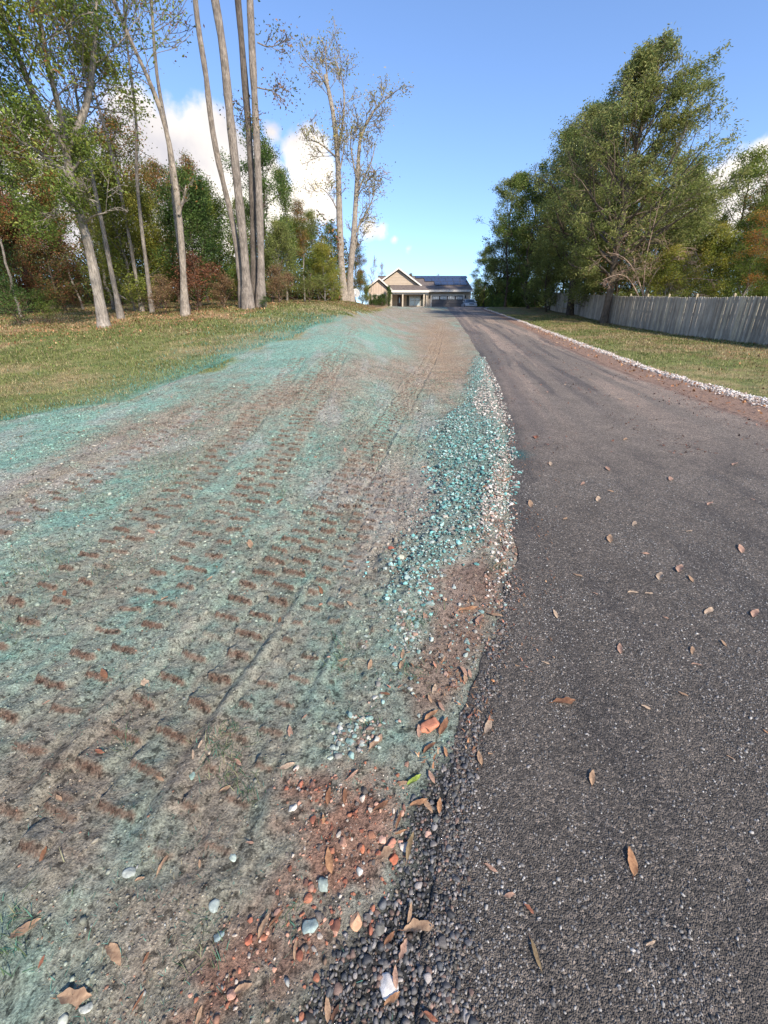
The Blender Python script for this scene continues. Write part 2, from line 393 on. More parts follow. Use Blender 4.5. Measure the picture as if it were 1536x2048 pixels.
M = {}
M['soil'] = col_mat('earth', s1=30, s2=130, v1=.35, v2=.7, bump=1.0, bdist=.012, dark_specks=38)
M['stone'] = col_mat('stone', rough=.75, spec=.3, s1=60, s2=300, v1=.2, v2=.15, bump=.4, bdist=.002)
M['tar'] = col_mat('tarred_stone', rough=.62, spec=.45, s1=60, s2=400, v1=.3, v2=.3, bump=.5, bdist=.0015)
M['leaf'] = col_mat('foliage', rough=.6, spec=.25, s1=2, s2=30, v1=.2, v2=.15, bump=0, transl=.4)
M['dryleaf'] = col_mat('dry_leaf', rough=.7, spec=.25, s1=50, s2=300, v1=.25, v2=.2, bump=.4, bdist=.001, transl=.2)
M['grass'] = col_mat('grass_blade', rough=.7, spec=.2, s1=1.2, s2=8, v1=.2, v2=.2, bump=0, transl=.3)
M['bark'] = col_mat('bark', rough=.9, spec=.15, s1=3, s2=18, v1=.35, v2=.55, bump=1, bdist=.06)
for _n in [n for n in M['bark'].node_tree.nodes if n.type == 'TEX_NOISE' and n.inputs['Scale'].default_value > 10]:
    _t = M['bark'].node_tree; _m = _t.nodes.new('ShaderNodeMapping'); _m.inputs['Scale'].default_value = (1.6, 1.6, .28)
    _t.links.new(_n.inputs['Vector'].links[0].from_socket, _m.inputs[0]); _t.links.new(_m.outputs[0], _n.inputs['Vector'])


# asphalt: aggregate of pale and dark chips bedded in black binder
def asphalt():
    m, nt, b = mat_new('asphalt'); L = nt.links
    at_ = ND(nt, 'ShaderNodeAttribute', attribute_name='col'); tc = ND(nt, 'ShaderNodeTexCoord')
    v1 = ND(nt, 'ShaderNodeTexVoronoi', Scale=125.0); L.new(tc.outputs['Object'], v1.inputs['Vector'])
    v2 = ND(nt, 'ShaderNodeTexVoronoi', Scale=260.0); L.new(tc.outputs['Object'], v2.inputs['Vector'])
    hs = ND(nt, 'ShaderNodeSeparateColor'); L.new(v1.outputs['Color'], hs.inputs[0])
    hs2 = ND(nt, 'ShaderNodeSeparateColor'); L.new(v2.outputs['Color'], hs2.inputs[0])
    r1 = ND(nt, 'ShaderNodeValToRGB'); e = r1.color_ramp.elements
    e[0].position = 0; e[0].color = (.45, .45, .45, 1); e[1].position = 1; e[1].color = (2.6, 2.5, 2.4, 1)
    q = e.new(.55); q.color = (.9, .9, .9, 1); q = e.new(.86); q.color = (1.35, 1.33, 1.3, 1); q = e.new(.95); q.color = (1.7, 1.65, 1.6, 1)
    L.new(hs.outputs[0], r1.inputs[0])
    mr = ND(nt, 'ShaderNodeMapRange'); mr.inputs[3].default_value = .6; mr.inputs[4].default_value = 1.4; L.new(hs2.outputs[0], mr.inputs[0])
    a = ND(nt, 'ShaderNodeMix', data_type='RGBA', blend_type='MULTIPLY'); a.inputs[0].default_value = 1
    L.new(at_.outputs['Color'], a.inputs[6]); L.new(r1.outputs[0], a.inputs[7])
    nz = ND(nt, 'ShaderNodeTexNoise', Scale=3.0, Detail=8.0, Roughness=.7); L.new(tc.outputs['Object'], nz.inputs['Vector'])
    m2 = ND(nt, 'ShaderNodeMapRange'); m2.inputs[1].default_value = .3; m2.inputs[2].default_value = .7; m2.inputs[3].default_value = .8; m2.inputs[4].default_value = 1.2
    L.new(nz.outputs['Fac'], m2.inputs[0]); mu = ND(nt, 'ShaderNodeMath', operation='MULTIPLY'); L.new(mr.outputs[0], mu.inputs[0]); L.new(m2.outputs[0], mu.inputs[1])
    s = ND(nt, 'ShaderNodeVectorMath', operation='SCALE'); L.new(a.outputs[2], s.inputs[0]); L.new(mu.outputs[0], s.inputs['Scale'])
    L.new(s.outputs[0], b.inputs['Base Color']); b.inputs['Roughness'].default_value = .75; b.inputs['Specular IOR Level'].default_value = .35
    ad = ND(nt, 'ShaderNodeMath', operation='ADD'); L.new(v1.outputs['Distance'], ad.inputs[0]); L.new(v2.outputs['Distance'], ad.inputs[1])
    bp = ND(nt, 'ShaderNodeBump', Strength=.9, Distance=.006, invert=True); L.new(ad.outputs[0], bp.inputs['Height']); L.new(bp.outputs[0], b.inputs['Normal'])
    return m


M['asphalt'] = asphalt()


# ------------------------------------------------------------------ ground and road sheets
def graded(lo, hi, d0, k, sym=False, start=0.0):
    out = [start]; v = start
    while v < hi:
        v += max(d0, k * v); out.append(v)
    out = np.array(out)
    return np.r_[-out[:0:-1], out] if sym else out


def build_ground():
    ys = np.r_[np.linspace(-10, .2, 30)[:-1], graded(0, 82, .0075, .0033, start=.2), np.linspace(84, 400, 60)]
    xs0 = graded(0, 42, .009, .006, sym=True); xs = np.r_[np.linspace(-400, -44, 40), xs0, np.linspace(44, 400, 40)]
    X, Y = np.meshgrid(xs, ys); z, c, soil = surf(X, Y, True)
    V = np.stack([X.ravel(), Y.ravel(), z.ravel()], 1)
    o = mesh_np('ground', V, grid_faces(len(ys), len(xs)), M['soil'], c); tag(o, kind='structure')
    print('ground verts', len(V))


build_ground()


def road_z(x, y, t):
    """t: 0 at left edge .. 1 at right edge"""
    w = np.minimum(t, 1 - t)
    return H0(x, y) + .009 + (fbm(x / .9, y / 2.5, 71, 3) - .5) * .02 + (fbm(x / .05, y / .05, 72, 2) - .5) * .004 - .03 * sst(.004, 0, w)


def build_road():
    ys = np.r_[np.linspace(-10, .2, 20)[:-1], graded(0, 71.5, .009, .006, start=.2)]
    t = np.r_[0, .002, np.linspace(.005, .995, 380), .998, 1]
    T, Y = np.meshgrid(t, ys)
    jl = (fbm(Y / .35, Y * 0, 73, 4) - .5) * .14; xl = road_left(Y) + jl; xr = road_right(Y) + (fbm(Y / .5, Y * 0 + 4, 74, 3) - .5) * .12
    X = xl + (xr - xl) * T; z = road_z(X, Y, T)
    x = X.ravel(); y = Y.ravel(); tt = T.ravel()
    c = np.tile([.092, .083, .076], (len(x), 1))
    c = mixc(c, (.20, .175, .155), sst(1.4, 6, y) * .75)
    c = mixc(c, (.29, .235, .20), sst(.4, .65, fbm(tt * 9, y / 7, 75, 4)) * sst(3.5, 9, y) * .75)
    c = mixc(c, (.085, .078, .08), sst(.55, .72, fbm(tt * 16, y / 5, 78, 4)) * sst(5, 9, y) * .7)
    c = mixc(c, (.055, .051, .051), sst(.56, .7, fbm(x / .18, y / .6, 79, 4)) * .45 * sst(6, 3, y))
    c = mixc(c, (.075, .072, .075), np.exp(-((tt - .12) / .05) ** 2) * sst(3, 7, y) * .6 + np.exp(-((tt - .45 - .1 * np.sin(y / 9)) / .05) ** 2) * sst(8, 14, y) * .5)
    c = mixc(c, (.06, .058, .06), np.exp(-((tt - .03) / .04) ** 2) * .6 * sst(1.8, 3.2, y))
    c = mixc(c, (.17, .10, .075), sst(.93, 1.0, tt + (fbm(x / .2, y / .2, 76, 3) - .5) * .1) * .7)
    sp = at_ground(1035, 910)
    d = np.hypot(x - sp[0], (y - sp[1]) * .8) + (fbm(x / .08, y / .08, 77, 3) - .5) * .1
    c = mixc(c, (.03, .095, .105), sst(.19, .04, d) * .85)
    c = c * np.array([1.05, .985, .90])
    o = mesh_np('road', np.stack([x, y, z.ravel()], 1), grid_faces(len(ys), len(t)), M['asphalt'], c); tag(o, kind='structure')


build_road()


# ------------------------------------------------------------------ scattered stuff
def ico(sub, seed, rough=.18, flat=.7):
    bm = bmesh.new(); bmesh.ops.create_icosphere(bm, subdivisions=sub, radius=1)
    r = random.Random(seed); P = [Vector((r.uniform(-1, 1), r.uniform(-1, 1), r.uniform(-1, 1))).normalized() for _ in range(9)]
    h = [r.uniform(.42, .85) for _ in P]
    for v in bm.verts:
        c = v.co.copy()
        for p, k in zip(P, h):      # chop with planes for a broken-stone look
            d = c.dot(p)
            if d > k: c -= p * (d - k) * .85
        c *= 1 + r.uniform(-rough, rough) * .4
        c.x *= 1.15; c.z *= flat
        v.co = c
    V = np.array([v.co[:] for v in bm.verts]); F = np.array([[v.index for v in f.verts] for f in bm.faces]); bm.free()
    return V, F


ICO1 = [ico(1, s) for s in range(8)]; ICO2 = [ico(2, 50 + s) for s in range(8)]


def rocks(name, pts, size, cols, mat, protos, label, cat, sink=.3, flat=False, smooth=True):
    n = len(pts); VV = []; FF = []; CC = []; off = 0
    which = RNG.integers(0, len(protos), n)
    for k, (V, F) in enumerate(protos):
        idx = np.nonzero(which == k)[0]; m = len(idx)
        if not m: continue
        a = RNG.uniform(0, 6.28, m); tl = RNG.normal(0, .35, m); ca, sa = np.cos(a), np.sin(a); ct, st = np.cos(tl), np.sin(tl)
        S = size[idx][:, None] * RNG.uniform(.75, 1.25, (m, 3))
        P = V[None] * S[:, None, :]
        x = P[..., 0]; y = P[..., 1] * ct[:, None] - P[..., 2] * st[:, None]; z = P[..., 1] * st[:, None] + P[..., 2] * ct[:, None]
        Q = np.stack([x * ca[:, None] - y * sa[:, None], x * sa[:, None] + y * ca[:, None], z], 2) + pts[idx][:, None, :]
        Q[..., 2] += (size[idx] * (.7 - sink * 1.4))[:, None]
        VV.append(Q.reshape(-1, 3)); FF.append((F[None] + (np.arange(m) * len(V))[:, None, None] + off).reshape(-1, 3))
        CC.append(np.repeat(cols[idx], len(V), 0)); off += m * len(V)
    o = mesh_np(name, np.vstack(VV), np.vstack(FF), mat, np.vstack(CC), smooth=smooth)
    return tag(o, label, cat, kind='stuff')


def pick(n, pal, var=.15):
    pal = np.array(pal, float); c = pal[RNG.integers(0, len(pal), n)]
    return np.clip(c * RNG.normal(1, var, (n, 1)), .01, .9)


def on_ground(x, y): return np.stack([x, y, surf(x, y)], 1)


def rnd_in(n, x0, x1, y0, y1, p=1.0):
    """random points denser towards small y"""
    u = RNG.random(n); y = y0 + (y1 - y0) * u ** p
    return RNG.uniform(x0, x1, n), y


def visible(x, y, pad=1.1):
    return np.abs(x) < (.95 * pad) * y + .35


# tarred loose chips along the edge and over the near road
x, y = rnd_in(60000, -.6, .9, .25, 2.6, 1.3)
m = poly_mask(x + (fbm(x / .1, y / .1, 81, 2) - .5) * .12, y, BLACK, .03) > RNG.random(len(x)); x = x[m]; y = y[m]
pz = on_ground(x, y); T = np.clip((x - road_left(y)) / (road_right(y) - road_left(y)), 0, 1); pz[:, 2] = np.maximum(pz[:, 2], road_z(x, y, T))
sz = np.clip(RNG.lognormal(math.log(.0040), .42, len(x)), .002, .013)
rocks('loose_chippings', pz, sz, pick(len(x), [(.04, .04, .042), (.075, .072, .073), (.06, .062, .065), (.12, .112, .106), (.19, .17, .155), (.14, .09, .07), (.09, .08, .065)], .3), M['tar'], ICO2, 'loose black tarred stone chippings along the asphalt edge', 'gravel')
n = 95000; y = .28 + 3.6 * RNG.random(n) ** 1.5; x = RNG.uniform(-.2, 3.9, n); m = visible(x, y) & (x > road_left(y)); x = x[m]; y = y[m]
m = RNG.random(len(x)) < (.35 + .65 * sst(.42, .6, fbm(x / .25, y / .5, 82, 3))); x = x[m]; y = y[m]
T = (x - road_left(y)) / (road_right(y) - road_left(y)); z = road_z(x, y, T)
sz = np.clip(RNG.lognormal(math.log(.0036), .33, len(x)), .002, .009)
rocks('road_chippings', np.stack([x, y, z], 1), sz, pick(len(x), [(.06, .057, .055), (.09, .085, .081), (.12, .112, .106), (.17, .158, .148), (.25, .235, .215)], .3), M['tar'], ICO1, 'small grey stone chips bedded in the road surface', 'gravel', sink=.55)
# the spilled gravel heap, coated in blue-green spray
x, y = rnd_in(90000, -.3, 4.5, 1.8, 14, 1.5)
m = (np.maximum(poly_mask(x + (fbm(x / .15, y / .15, 83, 2) - .5) * .4, y, PILE, .11), .10 * poly_mask(x, y, PILE, .5)) > RNG.random(len(x))) & (x < road_left(y) + .12); x = x[m]; y = y[m]
wm = np.maximum(poly_mask(x + (fbm(x / .1, y / .1, 84, 2) - .5) * .2, y, WHITE, .06), poly_mask(x, y, WHITE2, .06))
grad = .34 * sst(.35, .0, road_left(y) - x); white = np.maximum(wm * .85, grad) > RNG.random(len(x)); c = pick(len(x), [(.12, .29, .27), (.17, .36, .33), (.08, .19, .18), (.25, .39, .36), (.19, .24, .22), (.33, .37, .34), (.15, .15, .135)], .25)
cw = pick(len(x), [(.46, .40, .35), (.54, .49, .43), (.38, .32, .28), (.34, .28, .24), (.22, .19, .17)], .2); c[white] = cw[white]
sz = np.clip(RNG.lognormal(math.log(.0064), .48, len(x)), .0028, .021) * np.where(y < 3, 1.0, 1.15)
pz = on_ground(x, y); pz[:, 2] = np.maximum(pz[:, 2], H0(x, y) + .008 * (x > road_left(y))) + RNG.uniform(0, .02, len(x)) * poly_mask(x, y, PILE, .1)
rocks('spilled_gravel', pz, sz, c, M['stone'], ICO2, 'spilled gravel along the asphalt edge coated blue-green with white patches', 'gravel', sink=.33, smooth=False)
# pale gravel strip on the far side of the road
n = 24000; y = 3.5 + 50 * RNG.random(n) ** 1.7; x = strip_mid(y) + RNG.normal(0, 1, n) * np.clip(.10 + (fbm(y / 1.2, y * 0, 85, 3) - .5) * .22, .03, .2) * np.where(y < 9, 1.1, .85)
m = x > road_right(y) + .05; x = x[m]; y = y[m]; pz = on_ground(x, y); pz[:, 2] += RNG.uniform(0, .02, len(x))
sz = np.clip(RNG.lognormal(math.log(.014), .4, len(x)), .006, .034)
rocks('verge_gravel', pz, sz, pick(len(x), [(.52, .48, .44), (.60, .56, .52), (.42, .39, .36), (.44, .32, .26), (.52, .44, .38), (.28, .20, .16)], .2), M['stone'], ICO1, 'strip of pale crushed gravel between the road and right lawn', 'gravel', sink=.2, smooth=False)
# small patches of greenish gravel, pebbles and clods over the earth
XS = []; YS = []
for P in SMALLP:
    k = 330; x = RNG.uniform(P[:, 0].min(), P[:, 0].max(), k); y = RNG.uniform(P[:, 1].min(), P[:, 1].max(), k)
    m = (poly_mask(x, y, P, .03) > RNG.random(k)) & (RNG.random(k) < .5); XS.append(x[m]); YS.append(y[m])
EDGE = gl([(985, 940), (1024, 940), (1026, 1100), (1012, 1210), (972, 1225), (984, 1110), (950, 1085)]); k = 5200; x = RNG.uniform(EDGE[:, 0].min(), EDGE[:, 0].max(), k); y = RNG.uniform(EDGE[:, 1].min(), EDGE[:, 1].max(), k); m = poly_mask(x, y, EDGE, .05) > RNG.random(k); ex_, ey_ = x[m], y[m]
pz = on_ground(ex_, ey_); pz[:, 2] = np.maximum(pz[:, 2], H0(ex_, ey_) + .006)
rocks('edge_gravel', pz, np.clip(RNG.lognormal(math.log(.0062), .45, len(ex_)), .003, .018), pick(len(ex_), [(.44, .38, .33), (.50, .46, .41), (.26, .17, .13), (.16, .10, .08), (.09, .085, .08), (.22, .30, .28), (.34, .20, .14)], .2), M['stone'], ICO2, 'dusty white and brown gravel mixed with litter where heap meets asphalt', 'gravel', sink=.3, smooth=False)
x = RNG.uniform(-1, 1, 5000); y = RNG.uniform(1.2, 3.2, 5000); m = (RNG.random(5000) < .3 * np.exp(-((x - np.interp(y, [1.2, 3.2], [.05, .25])) / .18) ** 2)); XS.append(x[m]); YS.append(y[m])
x = np.concatenate(XS); y = np.concatenate(YS)
rocks('scattered_gravel', on_ground(x, y), np.clip(RNG.lognormal(math.log(.0075), .35, len(x)), .004, .017), pick(len(x), [(.20, .29, .26), (.28, .32, .28), (.15, .23, .21), (.33, .32, .28), (.26, .17, .13), (.18, .17, .15)], .25), M['stone'], ICO2, 'pale greenish gravel trodden into the earth beside the road', 'gravel', sink=.35, smooth=False)
n = 210000; y = .28 + 7.5 * RNG.random(n) ** 1.6; x = RNG.uniform(-7, 1.6, n)
m = visible(x, y) & (x < road_left(y) - .02) & (x > soil_left(y)) & (RNG.random(n) < .25 + .75 * sst(.45, .62, fbm(x / .3, y / .3, 86, 3))); x = x[m]; y = y[m]
cl = poly_mask(x, y, CLAY, .08); cl2 = poly_mask(x, y, CLAY2, .06)
z, c0, _ = surf(x, y, True); nn = len(x)
c = c0 * RNG.normal(.88, .30, (nn, 1)); pc = pick(nn, [(.22, .12, .08), (.25, .19, .14), (.12, .08, .055), (.24, .24, .22), (.17, .12, .09)], .2)
sel = RNG.random(nn) < .06 + .25 * cl + .3 * cl2 + .25 * sst(1.2, .5, y); c[sel] = pc[sel]
sz = np.clip(RNG.lognormal(math.log(.0027), .5, nn), .0014, .013) * np.clip(y / 1.5, .9, 2.0)
rocks('earth_clods', np.stack([x, y, z], 1), sz, np.clip(c, .01, .8), M['stone'], ICO1, 'crumbs of earth and fine pebbles over the sprayed soil', 'soil', sink=.35)

# mulch fibres: short curled strands
def blades(name, px, py, pz, ln, wd, lean, cols, mat, label, cat, flatten=1.0):
    n = len(px); a = RNG.uniform(0, 6.283, n); dx = np.cos(a); dy = np.sin(a); t = lean * RNG.uniform(.3, 1.2, n)
    up = np.cos(t) * flatten; out = np.sin(t)
    b = np.stack([px, py, pz], 1); s = np.stack([-dy, dx, dx * 0], 1) * (wd / 2)[:, None]
    m1 = b + np.stack([dx * out * .45, dy * out * .45, up * .6], 1) * ln[:, None]
    tp = b + np.stack([dx * out * 1.1, dy * out * 1.1, up * .9], 1) * ln[:, None]
    V = np.stack([b - s, b + s, m1 + s * .8, m1 - s * .8, tp + s * .15, tp - s * .15], 1).reshape(-1, 3)
    i = np.arange(n)[:, None] * 6; F = np.concatenate([i + [0, 1, 2, 3], i + [3, 2, 4, 5]])
    o = mesh_np(name, V, F, mat, np.repeat(cols, 6, 0), smooth=True)
    return tag(o, label, cat, kind='stuff') if label else o


n = 150000; y = .3 + 11 * RNG.random(n) ** 1.5; x = RNG.uniform(-8.5, 2, n)
m = visible(x, y) & (x < road_left(y) - .05) & (x > soil_left(y) - .2) & (RNG.random(n) < .2 + .8 * sst(.5, .66, fbm(x / .35 + 7, y / .35, 88, 3))); x = x[m]; y = y[m]; nn = len(x)
blades('mulch_fibre', x, y, surf(x, y) + .001, RNG.uniform(.006, .022, nn) * np.clip(y / 3, 1, 2), RNG.uniform(.0008, .0016, nn) * np.clip(y / 1.2, 1, 4), 1.45, pick(nn, [(.08, .22, .17), (.12, .28, .22), (.17, .20, .12), (.05, .12, .09), (.27, .23, .14), (.06, .07, .045)], .2), M['grass'], 'blue-green mulch fibre sprayed over the bare earth', 'mulch', flatten=1)
n = 2600; y = .8 + 5 * RNG.random(n) ** 1.1; x = road_left(y) - .06 + RNG.normal(0, .09, n) * np.clip(y, .8, 2); m = sst(.42, .6, fbm(x / .2, y / .3, 93, 3)) > RNG.random(n) * .8; x = x[m]; y = y[m]; nn = len(x)
blades('leaf_fragments', x, y, np.maximum(surf(x, y), H0(x, y)) + .014, RNG.uniform(.008, .026, nn), RNG.uniform(.002, .009, nn), 1.5, pick(nn, [(.34, .17, .09), (.24, .11, .06), (.42, .26, .15), (.17, .08, .04), (.38, .16, .10)], .2), M['dryleaf'], 'crumbled brown leaf bits and pine straw along the asphalt edge', 'leaf litter')
n = 5000; y = 4.5 + 30 * RNG.random(n) ** 1.3; T = RNG.random(n); x = road_left(y) + T * (road_right(y) - road_left(y)); m = (fbm(x / .5, y / 1.2, 94, 3) > .56) | (RNG.random(n) < .06); x = x[m]; y = y[m]; T = T[m]; nn = len(x)
blades('road_debris', x, y, road_z(x, y, T) + .006, RNG.uniform(.015, .04, nn), RNG.uniform(.01, .03, nn), 1.5, pick(nn, [(.12, .06, .045), (.20, .10, .07), (.07, .05, .045), (.28, .14, .10)], .2), M['dryleaf'], 'dark crumbled leaves and clods strewn over the far road', 'leaf litter')
n = 1500; x = RNG.uniform(CLAY[:, 0].min() - .05, CLAY[:, 0].max() + .1, n); y = RNG.uniform(CLAY[:, 1].min(), CLAY[:, 1].max(), n); m = (poly_mask(x - .03, y, CLAY, .08) > RNG.random(n)); x = x[m]; y = y[m]; nn = len(x)
rocks('clay_crumbs', on_ground(x, y), np.clip(RNG.lognormal(math.log(.0038), .5, nn), .002, .012), pick(nn, [(.30, .12, .07), (.24, .09, .055), (.36, .20, .14), (.17, .09, .065), (.40, .34, .28), (.10, .085, .075)], .2), M['stone'], ICO2, 'red clay crumbs and small stones on the bare clay', 'soil', sink=.3, smooth=False)
# grass tufts poking through the mulch
tx = []; ty = []
for (px, py, r, k) in [(450, 1500, .055, 130), (440, 1470, .03, 60), (345, 925, .22, 420), (830, 1240, .06, 90), (820, 1345, .05, 60), (690, 1300, .04, 40), (565, 985, .06, 60), (20, 1880, .05, 120), (470, 1560, .03, 40), (90, 1130, .16, 260), (250, 990, .2, 200), (370, 960, .15, 160), (20, 1250, .15, 150), (120, 1010, .15, 100), (410, 1880, .03, 40), (580, 1850, .02, 20), (250, 1480, .03, 30), (680, 1330, .05, 50), (1000, 1140, .05, 60), (740, 1450, .03, 40), (240, 1130, .1, 60), (500, 1590, .02, 30)]:
    g = at_ground(px, py); tx.append(RNG.normal(g[0], r, k)); ty.append(RNG.normal(g[1], r, k))
x = np.concatenate(tx); y = np.concatenate(ty); nn = len(x)
blades('grass_tufts', x, y, surf(x, y), RNG.uniform(.02, .06, nn) * np.clip(y / 1.5, .8, 1.6), RNG.uniform(.0015, .003, nn), 1.3, pick(nn, [(.08, .20, .14), (.11, .15, .07), (.25, .24, .14), (.07, .13, .07)], .2), M['grass'], 'thin tufts of old grass poking through the mulch', 'grass')


def lawn():
    P = []
    n = 330000; y = 4.2 + 40 * RNG.random(n) ** 1.6; b = RNG.uniform(-1.05, .02, n); x = b * y
    wn = fbm(x / .7, y / .7, 11, 4) - .5
    m = (x < soil_left(y) + wn * 1.2 + .0 * y) & (RNG.random(n) < .35 + sst(.3, .6, fbm(x / .6, y / .6, 91, 3))); P.append((x[m], y[m]))
    n = 170000; y = 4.5 + 38 * RNG.random(n) ** 1.6; x = strip_mid(y) + .12 + RNG.random(n) * 13
    m = (x < 1.02 * y) & (x < 18 + .1 * y) & (RNG.random(n) < .4 + sst(.35, .6, fbm(x / .6, y / .6, 92, 3))); P.append((x[m], y[m]))
    x = np.concatenate([p[0] for p in P]); y = np.concatenate([p[1] for p in P]); nn = len(x)
    g = fbm(x / 1.6, y / 1.6, 51, 4)
    c = pick(nn, [(.12, .17, .04), (.19, .21, .06), (.25, .24, .10), (.07, .10, .025)], .25); d = pick(nn, [(.36, .29, .15), (.28, .20, .10), (.40, .33, .19)], .25)
    m = RNG.random(nn) < .18 + .6 * sst(.42, .68, g); c[m] = d[m]
    ov = np.exp(-np.clip(soil_left(y) - x, 0, 99) / (.06 * y + .1)) * (y < 18) * (x < 0); m = RNG.random(nn) < ov * .8; d = pick(nn, [(.08, .24, .19), (.12, .30, .26)], .2); c[m] = d[m]
    k = np.clip(y / 9, .8, 2.6)
    blades('lawn_grass', x, y, surf(x, y) - .004, RNG.uniform(.025, .065, nn) * np.clip(k, .8, 1.6) * (.55 + 1.1 * fbm(x / .35, y / .35, 95, 3)), RNG.uniform(.005, .010, nn) * k, .9, c, M['grass'], 'short dry green and straw coloured lawn grass', 'grass')
    # litter of small brown leaves too many to count
    n = 26000; y = 9 + 40 * RNG.random(n) ** 1.3; x = RNG.uniform(-1.05, -.02, n) * y
    tl = np.interp(x, [-40, -20, -12, -5.5, -1, 1], [13, 14.5, 14.2, 17.0, 34, 60]); m = RNG.random(n) < sst(-4, 2, y - tl) ; x1 = x[m]; y1 = y[m]
    n = 11000; y = 5.5 + 36 * RNG.random(n) ** 1.3; x = strip_mid(y) + .1 + 13 * RNG.random(n) ** .6; m = RNG.random(n) < .15 + .85 * sst(4, 9, x - strip_mid(y)); x2 = x[m]; y2 = y[m]
    n = 700; y3 = 4 + 26 * RNG.random(n); x3 = road_right(y3) + (strip_mid(y3) - road_right(y3)) * RNG.random(n)
    x = np.concatenate([x1, x2, x3]); y = np.concatenate([y1, y2, y3]); nn = len(x)
    blades('leaf_litter', x, y, surf(x, y) + .03, RNG.uniform(.03, .08, nn), RNG.uniform(.03, .05, nn), 1.4, pick(nn, [(.34, .17, .08), (.24, .11, .05), (.50, .31, .17), (.22, .11, .06), (.44, .20, .10)], .2), M['dryleaf'], 'litter of small fallen brown leaves over the lawns and under trees', 'fallen leaves')


lawn()


# ------------------------------------------------------------------ meshes from primitives
class MB:
    def __init__(s): s.v = []; s.f = []

    def add(s, V, F):
        o = len(s.v); s.v += [tuple(p) for p in V]; s.f += [tuple(i + o for i in f) for f in F]; return s

    def box(s, x0, x1, y0, y1, z0, z1):
        return s.add([(x0, y0, z0), (x1, y0, z0), (x1, y1, z0), (x0, y1, z0), (x0, y0, z1), (x1, y0, z1), (x1, y1, z1), (x0, y1, z1)],
                     [(0, 3, 2, 1), (4, 5, 6, 7), (0, 1, 5, 4), (1, 2, 6, 5), (2, 3, 7, 6), (3, 0, 4, 7)])

    def prism(s, poly, y0, y1):   # polygon in xz, counter-clockwise seen from -y
        n = len(poly); V = [(p[0], y0, p[1]) for p in poly] + [(p[0], y1, p[1]) for p in poly]
        return s.add(V, [tuple(range(n)), tuple(range(2 * n - 1, n - 1, -1))] + [(i, i + n, (i + 1) % n + n, (i + 1) % n) for i in range(n)])

    def slab(s, a, b, c, d, t):   # thick quad: four corners and a thickness vector
        t = Vector(t); P = [Vector(p) for p in (a, b, c, d)]
        return s.add(P + [p + t for p in P], [(0, 3, 2, 1), (4, 5, 6, 7), (0, 1, 5, 4), (1, 2, 6, 5), (2, 3, 7, 6), (3, 0, 4, 7)])

    def tube(s, pts, rad, n=8, cap=True):
        pts = [Vector(p) for p in pts]; o = len(s.v)
        if not hasattr(rad, '__len__'): rad = [rad] * len(pts)
        for i, p in enumerate(pts):
            d = (pts[min(i + 1, len(pts) - 1)] - pts[max(i - 1, 0)]).normalized()
            a = d.cross(Vector((0, 1, 0)) if abs(d.y) < .8 else Vector((1, 0, 0))).normalized(); b = d.cross(a)
            for k in range(n):
                t = 6.2832 * k / n; s.v.append(tuple(p + (a * math.cos(t) + b * math.sin(t)) * rad[i]))
        for i in range(len(pts) - 1):
            for k in range(n):
                q = o + i * n; s.f.append((q + k, q + (k + 1) % n, q + n + (k + 1) % n, q + n + k))
        if cap: s.f.append(tuple(range(o, o + n))[::-1]); s.f.append(tuple(range(o + (len(pts) - 1) * n, o + len(pts) * n)))
        return s

    def build(s, name, mat, parent=None, smooth=False, bevel=0):
        me = bpy.data.meshes.new(name); me.from_pydata(s.v, [], s.f); me.update()
        bm = bmesh.new(); bm.from_mesh(me); bmesh.ops.recalc_face_normals(bm, faces=bm.faces)
        bm.to_mesh(me); bm.free()
        for p in me.polygons: p.use_smooth = smooth
        me.materials.append(mat); o = bpy.data.objects.new(name, me); COL.objects.link(o)
        if bevel:
            md = o.modifiers.new('bevel', 'BEVEL'); md.width = bevel; md.segments = 2
        if parent: o.parent = parent; o.matrix_parent_inverse = Matrix.Translation(-parent.location) if parent.rotation_euler.z == 0 else Matrix()
        return o


def empty(name, loc=(0, 0, 0), rz=0):
    o = bpy.data.objects.new(name, None); COL.objects.link(o); o.location = loc; o.rotation_euler.z = rz; o.empty_display_size = .3
    return o


